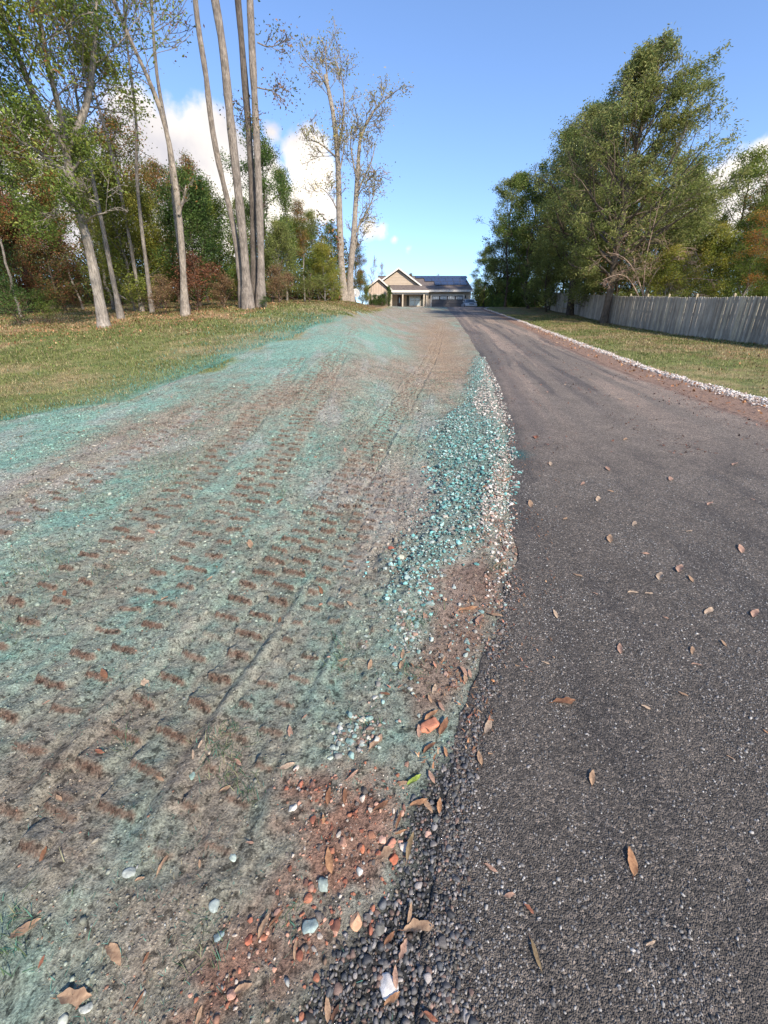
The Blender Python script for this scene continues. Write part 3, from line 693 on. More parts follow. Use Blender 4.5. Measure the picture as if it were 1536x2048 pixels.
# ------------------------------------------------------------------ trees
class TreeGeo:
    def __init__(s, seed):
        s.r = random.Random(seed); s.ng = np.random.default_rng(seed); s.V = []; s.F = []; s.C = []; s.off = 0; s.tips = []; s.minr = .009

    def tube(s, P, R, n, col):
        P = np.array(P, float); R = np.array(R, float); m = len(P)
        D = np.gradient(P, axis=0); D /= np.linalg.norm(D, axis=1)[:, None] + 1e-9
        ref = np.array([.13, .98, .1]) if abs(D[0][1]) < .8 else np.array([1, .1, 0])
        A = np.cross(D, ref); A /= np.linalg.norm(A, axis=1)[:, None] + 1e-9; B = np.cross(D, A)
        t = np.arange(n) * 2 * math.pi / n
        w = 1 + .06 * np.sin(t * 3 + P[0, 0]) if n > 6 else 1
        V = P[:, None] + (A[:, None] * np.cos(t)[None, :, None] + B[:, None] * np.sin(t)[None, :, None]) * (R[:, None] * w)[..., None] if n > 6 else P[:, None] + (A[:, None] * np.cos(t)[None, :, None] + B[:, None] * np.sin(t)[None, :, None]) * R[:, None, None]
        i = np.arange(m - 1)[:, None] * n; k = np.arange(n)[None]; k2 = (k + 1) % n
        F = np.stack([i + k, i + k2, i + n + k2, i + n + k], 2).reshape(-1, 4) + s.off
        s.V.append(V.reshape(-1, 3)); s.F.append(F); s.C.append(np.tile(col, (m * n, 1))); s.off += m * n

    def limb(s, p, d, length, r, depth, up, wander, col, tipw=1.0, kids=5, spread=.8):
        seg = 7 if depth > 1 else 4; pts = [np.array(p)]; d = np.array(d, float); d /= np.linalg.norm(d)
        for k in range(seg):
            d = d + np.array([s.r.gauss(0, wander), s.r.gauss(0, wander), s.r.gauss(0, wander * .6) + up]); d /= np.linalg.norm(d)
            pts.append(pts[-1] + d * length / seg)
        R = np.linspace(r, max(r * .25, s.minr), seg + 1)
        s.tube(pts, R, 7 if r > .05 else 4 if r > .015 else 3, col)
        if depth == 0:
            for k in range(1, seg + 1): s.tips.append(pts[k])
            return
        nk = max(2, int(kids * (1 if depth > 1 else .8)))
        for k in range(nk):
            t = .25 + .75 * (k + s.r.random()) / nk; j = min(int(t * seg), seg - 1); q = pts[j] + (pts[j + 1] - pts[j]) * (t * seg - j)
            e = (pts[j + 1] - pts[j]); e /= np.linalg.norm(e); rv = np.array([s.r.gauss(0, 1), s.r.gauss(0, 1), s.r.gauss(0, .6)]); rv -= e * rv.dot(e); rv /= np.linalg.norm(rv) + 1e-9
            s.limb(q, e + rv * spread, length * (.55 - .22 * t) * s.r.uniform(.8, 1.25), max(R[j] * .55, s.minr), depth - 1, up, wander * 1.2, col, tipw, kids, spread)

    def leaves(s, n, size, spread, pal, drop=0, narrow=.5, region=None, zsq=.7):
        T = np.array(s.tips)
        if not len(T) or not n: return np.zeros((0, 3)), np.zeros((0, 3))
        # light and dark clumps come from uneven density: a noise threshold drops whole areas of tips
        if drop: 
            nz = vnoise(T[:, 0] / 1.1, T[:, 2] / 1.1 + T[:, 1] * .7, 3); T = T[nz > drop * .6] if (nz > drop * .6).any() else T
        k = s.ng.integers(0, len(T), n); C = T[k] + s.ng.normal(0, 1, (n, 3)) * np.array([spread, spread, spread * zsq])
        nrm = s.ng.normal(0, 1, (n, 3)); nrm[:, 2] = np.abs(nrm[:, 2]) + .5; nrm /= np.linalg.norm(nrm, axis=1)[:, None]
        a = np.cross(nrm, s.ng.normal(0, 1, (n, 3))); a /= np.linalg.norm(a, axis=1)[:, None]; b = np.cross(nrm, a)
        L = size * s.ng.uniform(.6, 1.3, (n, 1)); W = L * narrow
        V = np.stack([C - a * L * .5, C + b * W * .5 + nrm * L * .08, C + a * L * .5 - nrm * L * .1, C - b * W * .5 + nrm * L * .08], 1)
        pal = np.array(pal, float) * 1.7; key = (vnoise(C[:, 0] / 1.3 + 9, C[:, 2] / 1.3, 5) * .7 + s.ng.random(n) * .5) * len(pal) * .85
        col = pal[np.clip(key.astype(int), 0, len(pal) - 1)] * s.ng.normal(1, .16, (n, 1))
        return V.reshape(-1, 3), np.repeat(np.clip(col, .005, .8), 4, 0)


BARK_GREY = (.20, .175, .15); BARK_PALE = (.27, .235, .20); BARK_DARK = (.085, .065, .05)
GREEN = [(.05, .075, .016), (.075, .105, .02), (.11, .14, .028), (.16, .17, .038)]
DKGREEN = [(.032, .058, .016), (.05, .085, .022), (.07, .105, .025), (.10, .13, .035)]
OLIVE = [(.075, .092, .028), (.11, .13, .036), (.145, .16, .05), (.20, .195, .07)]
YGREEN = [(.085, .11, .022), (.14, .155, .028), (.20, .185, .035), (.20, .16, .035)]
RUST = [(.085, .038, .024), (.12, .05, .028), (.16, .075, .035), (.09, .06, .03)]
GOLD = [(.20, .13, .03), (.30, .17, .04), (.26, .11, .03), (.13, .10, .03)]
MIXD = [(.05, .075, .018), (.10, .10, .025), (.18, .09, .03), (.06, .08, .02)]
PINEC = [(.04, .06, .022), (.06, .085, .028), (.085, .11, .035), (.12, .14, .05)]

TANB = [(.13, .085, .045), (.18, .12, .065), (.10, .055, .03), (.09, .08, .035)]

FAM = dict(
    broad=dict(h=14, r=.15, base=.12, R=3.4, limbs=26, kids=5, up=.04, el=.5, leaf=19000, size=.17, spread=.36, drop=.55),
    slim=dict(h=15, r=.13, base=.45, R=1.9, limbs=18, kids=4, up=.10, el=.8, leaf=7500, size=.17, spread=.36),
    bushy=dict(h=8, r=.10, base=.03, R=2.7, limbs=30, kids=5, up=.05, el=.45, leaf=20000, size=.15, spread=.32, drop=.4),
    airy=dict(h=13, r=.14, base=.06, R=4.2, limbs=34, kids=5, up=.06, el=.5, leaf=26000, size=.15, spread=.26, drop=.6, zsq=.6),
    bare=dict(h=16, r=.12, base=.4, R=2.0, limbs=15, kids=5, up=.12, el=.8, leaf=1500, size=.15, spread=.3),
    pine=dict(h=16, r=.2, base=.28, R=4.2, limbs=36, kids=6, up=.03, el=.35, leaf=20000, size=.2, spread=.26),
    shrub=dict(h=2.4, r=.035, base=.02, R=1.2, limbs=18, kids=4, up=.06, el=.9, leaf=3200, size=.09, spread=.16),
)


def crown_prof(fam, t):
    if fam == 'pine': return (1 - t) ** 1.0 * (1 - math.exp(-t * 9)) * 1.35 + .07
    if fam == 'airy': return (1 - t) ** .75 * (1 - math.exp(-t * 9)) * 1.25 + .08
    if fam == 'bushy' or fam == 'shrub': return math.sqrt(max(0, 1 - (t * 1.0) ** 2)) * .9 + .12
    return math.sin(math.pi * min(1, t * .8 + .18)) ** .7 + .05


PROTO = {}


def proto(fam, pal, bark, seed, stem_path=None, **over):
    key = (fam, str(pal), seed, str(over))
    if key in PROTO and stem_path is None: return PROTO[key]
    p = dict(FAM[fam]); p.update(over); g = TreeGeo(seed); r = g.r; g.minr = .02 if fam == 'bare' else .009
    H = p['h']; n = 12; lean = (r.uniform(-.05, .05), r.uniform(-.05, .05)) if stem_path is None else (0, 0)
    if stem_path is None:
        wob = [(0, 0)]
        for k in range(n): wob.append((wob[-1][0] + r.gauss(0, .012 * H) + lean[0] * H / n, wob[-1][1] + r.gauss(0, .012 * H) + lean[1] * H / n))
        path = np.array([(wob[k][0], wob[k][1], H * k / n) for k in range(n + 1)])
    else: path = np.array(stem_path, float); H = path[-1][2] - path[0][2]
    path[0][2] -= .25
    m = len(path); R = p['r'] * (1 - np.linspace(0, 1, m) ** 1.2 * .8); R[0] *= 1.35
    g.tube(path, R, 10, bark)
    L = p['limbs']
    for k in range(L):
        t = p['base'] + (1 - p['base']) * (k + r.random() * .8) / L; j = min(int(t * (m - 1)), m - 2); q = path[j] + (path[j + 1] - path[j]) * (t * (m - 1) - j)
        az = k * 2.4 + r.random(); tt = (t - p['base']) / (1 - p['base']); el = p['el'] + tt * .5 + r.gauss(0, .12)
        ln = p['R'] * crown_prof(fam, tt) * r.uniform(.7, 1.2)
        d = (math.cos(az) * math.cos(el), math.sin(az) * math.cos(el), math.sin(el))
        g.limb(q, d, max(ln, .35), R[j] * .38 + .008, 2 if ln > 1.1 else 1, p['up'], .12, bark, kids=p['kids'])
    V, C = g.leaves(p['leaf'], p['size'], p['spread'], pal, drop=p.get('drop', .3), narrow=.3 if fam == 'pine' else .55, zsq=p.get('zsq', .7))
    me_t = (np.vstack(g.V), np.vstack(g.F), np.vstack(g.C)); res = (me_t, V, C)
    a = mesh_np('trunk', me_t[0], me_t[1], M['bark'], me_t[2]); b = None
    if len(V): b = mesh_np('crown', V, np.arange(len(V)).reshape(-1, 4), M['leaf'], C, smooth=False)
    res = [a.data, b.data if b else None]
    COL.objects.unlink(a); bpy.data.objects.remove(a)
    if b: COL.objects.unlink(b); bpy.data.objects.remove(b)
    if stem_path is None: PROTO[key] = res
    return res


def place(res, name, x, y, z, s, rz, label, cat, group=None, sz=1.0):
    e = empty(name, (x, y, z), rz); e.scale = (s, s, s * sz); tag(e, label, cat, group)
    for nm, me in zip(('trunk', 'crown'), res):
        if me is None: continue
        o = bpy.data.objects.new(nm, me); COL.objects.link(o); o.parent = e
    return e


def h0(x, y): return float(H0(np.array([x]), np.array([y]))[0])


def tree_at(px, Y, top_py, fam, pal, seed, label, cat='tree', group=None, bark=BARK_GREY, name='tree', wide=1.0, rz=None, **over):
    """tree whose stem stands on bearing px at depth Y, with the height that reaches top_py"""
    X = ray(px, 612)[0] * Y; z = h0(X, Y); top = CAMH + ray(px, top_py)[1] * Y; h = top - z
    res = proto(fam, pal, bark, seed, **over); H = over.get('h', FAM[fam]['h']) * 1.04; s = h / H
    e = place(res, name, X, Y, z - .05, s * wide, random.uniform(0, 6.28) if rz is None else rz, label, cat, group, 1 / wide)
    return e


exec_order = []
WG = 'trees of the left woodland'
LT = [  # px, Y, top, family, palette, seed, label, kwargs
    (35, 21, 250, 'slim', MIXD, 1, 'thin leaning woodland tree with brown leaves at the left photo edge', BARK_GREY),
    (60, 30, 60, 'broad', GREEN, 2, 'tall dark green oak behind the left edge of the woodland', BARK_DARK),
    (-60, 24, -40, 'broad', GREEN, 2, 'tall green oak partly outside the left photo edge', BARK_DARK),
    (130, 27, 230, 'slim', MIXD, 3, 'slender tree with browning leaves left of the forked oak', BARK_DARK),
    (20, 25, 360, 'bushy', RUST, 4, 'low dark red leaved tree at the far left of the wood', BARK_DARK),
    (110, 25, 430, 'bushy', RUST + MIXD, 5, 'low rust brown understory tree just left of the forked oak trunk', BARK_DARK),
    (165, 30, 330, 'slim', MIXD, 1, 'thin dark stemmed tree directly behind the forked oak', BARK_DARK),
    (225, 28, 215, 'slim', GREEN, 6, 'slender green topped tree just right of the forked oak', BARK_GREY),
    (270, 22.5, 345, 'bushy', YGREEN, 7, 'yellow green bushy tree between the forked oak and the leaning stem', BARK_GREY),
    (325, 24.5, 385, 'bushy', YGREEN, 8, 'dull yellow green bushy tree beside the leaning grey stem', BARK_GREY),
    (300, 33, 240, 'broad', MIXD, 9, 'open browned tree against the big cloud left of the four poplars', BARK_DARK),
    (190, 34, 260, 'broad', MIXD, 9, 'open brownish tree against the cloud behind the forked oak', BARK_DARK),
    (400, 23, 350, 'bushy', DKGREEN, 10, 'deep green dense tree just left of the four poplar stems', BARK_DARK),
    (445, 27, 380, 'bushy', GREEN, 4, 'green tree seen between the leaning stem and the poplars', BARK_DARK),
    (420, 36, 305, 'slim', MIXD, 3, 'browned slim tree rising behind the deep green dense tree', BARK_GREY),
    (545, 31, 262, 'broad', DKGREEN, 11, 'dark green rounded tree just right of the four poplar stems', BARK_DARK),
    (575, 36, 330, 'slim', GREEN, 6, 'slim green tree on the right shoulder of the dark rounded tree', BARK_GREY),
    (560, 29, 450, 'bushy', OLIVE, 12, 'low olive bush tree right of the poplars at the lawn edge', BARK_GREY),
    (610, 34, 395, 'slim', MIXD, 13, 'thin browning tree midway between the poplars and twin stem tree', BARK_PALE),
    (595, 38, 440, 'bushy', GREEN, 5, 'green undergrowth tree midway along the far lawn edge', BARK_DARK),
    (640, 40, 425, 'broad', OLIVE, 14, 'olive tree just left of the twin stem tree', BARK_GREY),
    (650, 38, 490, 'bushy', YGREEN, 8, 'yellowish bushy tree low beside the twin stem tree', BARK_GREY),
    (665, 50, 450, 'broad', DKGREEN, 11, 'dark green tree behind the twin stem tree', BARK_GREY),
    (712, 56, 478, 'broad', MIXD, 9, 'brown and green tree right behind the twin stem tree', BARK_GREY),
    (735, 66, 505, 'bare', GOLD, 15, 'nearly bare pinkish tree between the twin stems and the house', BARK_GREY),
    (765, 78, 520, 'bare', GOLD, 16, 'bare pale tree standing behind the left gable of the house', BARK_GREY),
    (725, 60, 545, 'bushy', OLIVE, 12, 'low green tree beside the satellite dish', BARK_GREY),
    (500, 36, 400, 'broad', OLIVE, 14, 'olive tree seen behind the four poplar stems', BARK_GREY),
    (360, 38, 330, 'broad', MIXD, 9, 'russet tree top in front of the cloud left of the poplars', BARK_GREY),
    (-30, 22, 380, 'bushy', DKGREEN, 10, 'dark green tree cut by the left photo edge', BARK_DARK),
    (80, 36, 300, 'broad', DKGREEN, 11, 'dark tree deep in the woodland at the left', BARK_DARK),
    (240, 38, 420, 'broad', OLIVE, 14, 'olive tree deep in the wood behind the yellow green bushy tree', BARK_DARK),
]
for (px, Y, top, fam, pal, seed, lab, bk) in LT:
    tree_at(px, Y, top, fam, pal, seed, lab, group=WG, bark=bk, name='woodland_tree')

RT = [
    (955, 78, 560, 'bushy', DKGREEN, 10, 'low dark tree closest behind the white car'),
    (968, 72, 490, 'airy', OLIVE, 21, 'airy olive tree nearest the house on the right of the drive'),
    (985, 66, 440, 'airy', DKGREEN, 22, 'dark green tree just right of the white car'),
    (1010, 60, 345, 'airy', OLIVE, 23, 'tall airy green tree at the left end of the right hand row'),
    (1045, 62, 470, 'bushy', DKGREEN, 4, 'dark low tree filling the row left of the fence end'),
    (1060, 54, 300, 'airy', GREEN, 22, 'green airy tree second from the left in the tall row'),
    (1100, 52, 250, 'airy', OLIVE, 21, 'tall olive tree above the far end of the picket fence'),
    (1095, 48, 460, 'bushy', OLIVE, 5, 'dense low olive tree at the far end of the picket fence'),
    (1145, 50, 205, 'airy', DKGREEN, 23, 'tall dark airy tree just left of the big pine'),
    (1180, 44, 300, 'airy', OLIVE, 22, 'olive tree with foliage reaching over the fence left of the pine'),
    (1190, 39, 400, 'bushy', OLIVE, 12, 'bushy olive foliage tree above the fence beside the pine trunk'),
    (1255, 41, 370, 'airy', GREEN, 21, 'green tree behind the fence right of the pine trunk'),
    (1250, 35.5, 340, 'airy', OLIVE, 24, 'light olive tree just behind the pine trunk over the fence'),
    (1175, 46, 340, 'airy', OLIVE, 24, 'light olive tree filling the gap left of the pine trunk'),
    (1120, 56, 330, 'airy', OLIVE, 24, 'light olive tree over the far half of the fence'),
    (1290, 40, 300, 'airy', GREEN, 22, 'green tree showing under the right limbs of the pine'),
    (1350, 36, 430, 'bushy', OLIVE, 5, 'olive bushy tree right of the bare shrub behind the fence'),
    (1310, 38, 390, 'airy', OLIVE, 23, 'olive tree rising behind the bare shrub at the fence'),
    (1345, 46, 330, 'broad', YGREEN, 24, 'yellow green tree top against the right hand cloud'),
    (1420, 40, 305, 'broad', GREEN, 2, 'tall green tree behind the fence near the right photo edge'),
    (1400, 34, 455, 'bushy', YGREEN, 7, 'yellow green bushy tree over the right half of the fence'),
    (1470, 33, 470, 'bushy', GREEN, 10, 'green bushy tree over the fence near the right edge'),
    (1545, 26, 340, 'broad', GOLD, 25, 'orange brown autumn tree at the right photo edge'),
    (1540, 25, 500, 'bushy', GREEN, 4, 'low green tree below the orange autumn tree at the right edge'),
    (1330, 30, 500, 'bushy', YGREEN, 8, 'yellowish shrubby tree just behind the fence under the bare branches'),
    (1080, 70, 420, 'airy', DKGREEN, 23, 'dark tree in the second rank behind the tall row'),
    (1455, 30, 395, 'broad', GREEN, 24, 'leafy green tree between the tall green tree and the orange tree'),
    (1500, 36, 330, 'broad', MIXD, 2, 'browning tree top left of the orange tree against the cloud'),
    (1480, 44, 390, 'airy', OLIVE, 21, 'distant olive tree left of the orange autumn tree'),
]
for (px, Y, top, fam, pal, seed, lab) in RT:
    tree_at(px, Y, top, fam, pal, seed, lab, group='trees on the right of the drive', bark=BARK_DARK if fam != 'broad' else BARK_GREY, name='roadside_tree')
for (px, Y, top, lab) in [(822, 86, 546, 'small tree top showing behind the house between gable and solar roof'), (872, 92, 545, 'bare reddish tree tip above the solar roof')]:
    tree_at(px, Y, top, 'slim' if px < 850 else 'bare', MIXD if px < 850 else GOLD, 1, lab, group='trees behind the house', bark=BARK_GREY, name='distant_tree')


def distant_wood(name, n, x0, x1, y0, y1, hmax, pal, label, seed):
    g = np.random.default_rng(seed); x = g.uniform(x0, x1, n); y = g.uniform(y0, y1, n)
    top = hmax * (.35 + .9 * fbm(x / 3.5, y / 6, seed, 3)); z = H0(x, y) + top * g.random(n) ** 1.25
    m = fbm(x / 1.3, z / 1.1 + y * .3, seed + 3, 3) > .44 - .3 * (z < H0(x, y) + 1.6); x = x[m]; y = y[m]; z = z[m]; n = len(x)
    C = np.stack([x, y, z], 1); nr = g.normal(0, 1, (n, 3)); nr[:, 2] += .4; nr /= np.linalg.norm(nr, axis=1)[:, None]
    a = np.cross(nr, g.normal(0, 1, (n, 3))); a /= np.linalg.norm(a, axis=1)[:, None]; b = np.cross(nr, a); L = g.uniform(.12, .30, (n, 1))
    V = np.stack([C - a * L * .5, C + b * L * .3, C + a * L * .5, C - b * L * .3], 1).reshape(-1, 3)
    p = np.array(pal) * 1.6; k = np.clip((vnoise(x / 2.5, z / 2.5 + y, seed) * len(pal)).astype(int), 0, len(pal) - 1)
    c = np.repeat(p[k] * g.normal(1, .2, (n, 1)), 4, 0)
    tag(mesh_np(name, V, np.arange(len(V)).reshape(-1, 4), M['leaf'], np.clip(c, .01, .8), smooth=False), label, 'woodland', kind='stuff')


distant_wood('distant_wood', 200000, -62, -4, 40, 60, 6.0, GREEN + MIXD + RUST[:2] + DKGREEN, 'mass of undergrowth deep in the left woodland', 5)
distant_wood('distant_thicket', 90000, 19.5, 75, 40, 62, 6.0, GREEN + OLIVE + YGREEN[:2], 'mass of green thicket behind the picket fence', 6)

distant_wood('hedge_thicket', 60000, 15.5, 22, 60, 82, 5.5, DKGREEN + GREEN, 'mass of dark undergrowth beyond the fence end right of the car', 9)


# ---- individually traced trees
def smooth_path(P, n=16):
    P = np.array(P, float); d = np.r_[0, np.cumsum(np.linalg.norm(np.diff(P, axis=0), axis=1))]; s = np.linspace(0, d[-1], n)
    Q = np.stack([np.interp(s, d, P[:, k]) for k in range(3)], 1)
    for _ in range(2): Q[1:-1] = (Q[:-2] + 2 * Q[1:-1] + Q[2:]) / 4
    return Q


def px_path(pts, Y, dY=0): return [tuple(at(p[0], p[1], Y + dY * i)) for i, p in enumerate(pts)]


def custom_tree(name, label, cat, base, stems, limbs, pal, bark, leafn, size, spread, seed, group=None, drop=.3, extra=None, stem_part='trunk'):
    """stems: list of (world path, r0, r1) each a 'stem' part; limbs: (world path, r0, r1, depth kids) give twigs and leaves"""
    e = empty(name, base); tag(e, label, cat, group); g = TreeGeo(seed); B = np.array(base); g.minr = .018 if base[1] > 40 else .010
    for (P, r0, r1) in stems:
        q = TreeGeo(seed + len(g.V)); Pn = smooth_path(np.array(P) - B, 22); Pn[0][2] -= .3
        Rr = np.linspace(r0, r1, len(Pn)); Rr[0] *= 1.9; Rr[1] *= 1.35; Rr[2] *= 1.1
        Rr *= 1 + .06 * q.ng.normal(0, 1, len(Pn)); q.tube(Pn, Rr, 14, bark)
        mesh_np(stem_part, np.vstack(q.V), np.vstack(q.F), M['bark'], np.vstack(q.C), parent=e)
    for (P, r0, r1, nk, kl, up) in limbs:
        v0 = len(g.V); o0 = g.off
        Pn = smooth_path(np.array(P) - B, 12); g.tube(Pn, np.linspace(r0, r1, len(Pn)), 8, bark)
        for k in range(nk):
            t = .15 + .85 * (k + g.r.random()) / nk; j = min(int(t * 11), 10); q = Pn[j] + (Pn[j + 1] - Pn[j]) * (t * 11 - j)
            ex = Pn[j + 1] - Pn[j]; ex /= np.linalg.norm(ex); rv = np.array([g.r.gauss(0, 1), g.r.gauss(0, 1), g.r.gauss(0, .5)]); rv -= ex * rv.dot(ex); rv /= np.linalg.norm(rv)
            g.limb(q, ex * .7 + rv, kl * g.r.uniform(.6, 1.3) * (1.15 - .5 * t), max(.3 * r0 * (1 - t * .7), .012), 2, up, .16, bark, kids=4)
        mesh_np('limb', np.vstack(g.V[v0:]), np.vstack(g.F[v0:]) - o0, M['bark'], np.vstack(g.C[v0:]), parent=e)
    V, C = g.leaves(leafn, size, spread, pal, drop=drop)
    if len(V): mesh_np('crown', V, np.arange(len(V)).reshape(-1, 4), M['leaf'], C, smooth=False, parent=e)
    return e


def gbase(px, Y): X = ray(px, 612)[0] * Y; return (X, Y, h0(X, Y))


# forked oak at left front of the wood
Y = 16.5; b = at(206, 640, Y); b = (b.x, Y, h0(b.x, Y)); f0 = (133, 300)
custom_tree('forked_oak', 'forked pale barked oak at the front left of the wood with green leaves', 'tree', b,
            [([b] + px_path([(192, 560), (175, 480), (152, 400), (140, 350), (133, 300)], Y), .175, .105)],
            [(px_path([(133, 300), (110, 265), (78, 222), (55, 160), (30, 90), (0, 30), (-30, -60)], Y, -.15), .13, .03, 12, 2.6, .05),
             (px_path([(133, 300), (150, 272), (172, 230), (182, 170), (190, 90), (196, 0), (190, -90)], Y, .15), .12, .03, 12, 2.2, .05),
             (px_path([(140, 355), (112, 330), (85, 308), (50, 290), (10, 250)], Y, -.25), .10, .02, 9, 2.2, .03),
             (px_path([(145, 340), (160, 322), (170, 315)], Y), .05, .015, 2, .8, .03),
             (px_path([(133, 300), (120, 220), (95, 130), (80, 40), (70, -60)], Y, -.4), .10, .02, 12, 2.4, .05),
             (px_path([(165, 450), (185, 432), (215, 425)], Y, -.3), .05, .015, 7, 1.3, .0), (px_path([(160, 430), (135, 420), (105, 425)], Y, -.3), .04, .015, 5, 1.1, .0)],
            GREEN + [(.14, .06, .025)], BARK_PALE, 25000, .11, .27, 101, drop=.62)
# thin stem right of it and the tall leaning grey stems
specs = [('slender leaning grey tree stem just right of the forked oak', 236, 19, [(236, 606), (222, 540), (205, 450), (190, 380), (178, 310), (160, 240), (150, 170)], .10, .04, MIXD, 1500),
         ('tall grey tree leaning left with nearly bare top between oak and poplars', 364, 18.5, [(364, 590), (366, 520), (360, 440), (350, 350), (340, 290), (322, 215), (290, 140), (255, 70), (225, 0), (210, -60)], .125, .05, MIXD, 700),
         ('straight thin grey tree with bare upper twigs behind the leaning grey tree', 275, 21, [(300, 600), (285, 470), (272, 350), (274, 240), (262, 150), (250, 60), (245, -40)], .085, .035, MIXD, 500),
         ('thin tree with fine bare twigs spreading left of the poplars', 345, 20, [(372, 600), (352, 440), (335, 260), (315, 170), (308, 90), (303, 0), (300, -80)], .10, .04, MIXD, 350),
         ('slender tree leaning away behind the slender grey stem', 215, 22, [(280, 600), (245, 400), (215, 270), (190, 190), (160, 90), (120, 0)], .09, .03, MIXD, 900)]
for i, (lab, px, Y, P, r0, r1, pal, nl) in enumerate(specs):
    b = at(P[0][0], P[0][1], Y); b = (b.x, Y, h0(b.x, Y)); W = px_path(P[1:], Y, .12); top = W[len(W) // 2:]
    L = [(top, r1 * 1.2, .015, 24, 2.8, .10)]
    if i == 1: L.append((px_path([(358, 430), (368, 395), (372, 370)], Y), .06, .02, 2, .7, .1))
    custom_tree('leaning_tree', lab, 'tree', b, [([b] + W, r0, r1)], L, pal, BARK_GREY if i != 1 else (.26, .22, .18), nl, .10, .28, 120 + i, group='thin leaning trees at the wood edge')
# four poplar stems
Y = 20.0
for i, (lab, P, r0, r1, nk) in enumerate([
    ('thinnest curving poplar stem on the left of the cluster of four', [(487, 612), (480, 540), (468, 450), (450, 380), (436, 320), (420, 235), (415, 160), (404, 100), (395, 50), (390, 0), (386, -80)], .125, .085, 3),
    ('thick grey poplar trunk second from left in the cluster of four', [(497, 616), (492, 540), (482, 430), (470, 320), (458, 210), (450, 120), (440, 50), (430, 0), (415, -90)], .175, .13, 3),
    ('dark poplar trunk third from left standing close behind its neighbours', [(510, 612), (508, 540), (506, 400), (498, 260), (489, 150), (481, 50), (476, 0), (468, -90)], .14, .105, 4),
    ('straight grey poplar trunk on the right of the cluster of four', [(521, 609), (523, 540), (519, 400), (513, 260), (506, 130), (502, 40), (500, 0), (498, -90)], .155, .115, 8)]):
    yy = Y + (0, -.4, .5, .1)[i]; b = at(P[0][0], P[0][1], yy); b = (b.x, yy, h0(b.x, yy)); W = px_path(P[1:], yy, 0)
    ext = [tuple(Vector(W[-1]) + (Vector(W[-1]) - Vector(W[-2])) * k * .8) for k in (0, 1, 2, 3)]
    L = [(ext, r1 * .9, .03, 10, 2.2, .08)]
    if nk >= 4: L += [(px_path([(515, 85 + 90 * q), (535, 95 + 85 * q), (556, 90 + 90 * q), (572, 82 + 85 * q)], yy), .025, .006, 5, .6, .02) for q in range(2)] if i == 3 else [(px_path([(500, 190), (488, 215), (478, 235)], yy), .03, .008, 4, .8, .05)]
    custom_tree('poplar_tree', lab, 'tree', b, [([b] + W, r0, r1)], L, MIXD, (.215, .182, .155) if i != 2 else (.125, .105, .09), 900, .10, .3, 140 + i, group='four poplar stems growing from one clump')
# twin stem autumn tree in front of the house's left side
Y = 45.0; b = at(696, 606, Y); b = (b.x, Y, h0(b.x, Y))
ST = [([(690, 606), (683, 540), (679, 440), (677, 340), (671, 255), (660, 190), (650, 150)], .36, .14), ([(700, 606), (701, 540), (708, 470), (713, 380), (718, 300), (722, 265)], .34, .12)]
LB = [([(677, 320), (662, 305), (645, 290), (628, 280), (612, 282)], .09), ([(676, 300), (684, 260), (690, 200), (684, 150), (668, 115)], .13), ([(665, 215), (655, 175), (640, 150), (618, 130)], .10), ([(655, 165), (652, 130), (650, 95)], .09),
      ([(720, 280), (735, 240), (752, 215), (775, 195), (792, 182)], .13), ([(718, 290), (725, 265), (745, 230)], .08), ([(713, 390), (730, 350), (745, 320), (750, 290)], .11), ([(714, 360), (705, 320), (700, 280), (706, 250)], .09),
      ([(709, 470), (730, 430), (748, 395), (750, 360)], .10), ([(679, 430), (665, 400), (650, 380), (640, 375)], .06), ([(712, 400), (722, 380), (735, 372)], .07), ([(680, 340), (688, 300), (690, 270)], .08), ([(706, 520), (715, 470), (722, 430), (735, 440)], .10)]
custom_tree('twin_stem_tree', 'tall twin stemmed tree with sparse orange leaves beside the house', 'tree', b, [([tuple(at(p[0], p[1], Y)) for p in P], r0, r1) for P, r0, r1 in ST],
            [(px_path(P, Y, .1 * (i % 3 - 1)), r, .03, 7, 2.1, .06) for i, (P, r) in enumerate(LB)], [(.20, .19, .05), (.27, .21, .06), (.15, .16, .05), (.27, .15, .05)], (.27, .23, .19), 5200, .17, .35, 160, drop=.3)
# big leaning pine and its neighbour in front of the fence
Y = 33.0; b = at(1207, 642, Y); b = (b.x, Y, h0(b.x, Y))
W = px_path([(1218, 600), (1232, 500), (1250, 400), (1268, 320), (1284, 240), (1300, 185), (1314, 140), (1330, 88)], Y)
res = proto('pine', OLIVE + PINEC[2:], (.14, .11, .085), 31, stem_path=smooth_path(np.array([b] + W) - np.array(b), 16), r=.25, R=5.6, limbs=70, leaf=62000, size=.19, spread=.19, base=.13, drop=.62, zsq=.55, up=.05, kids=6)
place(res, 'pine_tree', b[0], b[1], b[2], 1, 0, 'tallest pine leaning right in front of the picket fence', 'tree', None)
Y = 42.0; b = at(1140, 628, Y); b = (b.x, Y, h0(b.x, Y))
W = px_path([(1143, 590), (1150, 520), (1160, 430), (1175, 350), (1190, 280), (1200, 230)], Y)
res = proto('airy', OLIVE, BARK_DARK, 32, stem_path=smooth_path(np.array([b] + W) - np.array(b), 14), r=.30, R=5.0, limbs=48, leaf=32000, size=.15, spread=.24, base=.16, drop=.5)
place(res, 'pine_tree', b[0], b[1], b[2], 1, 0, 'smaller leaning tree before the far end of the fence, left of the pine', 'tree', None)
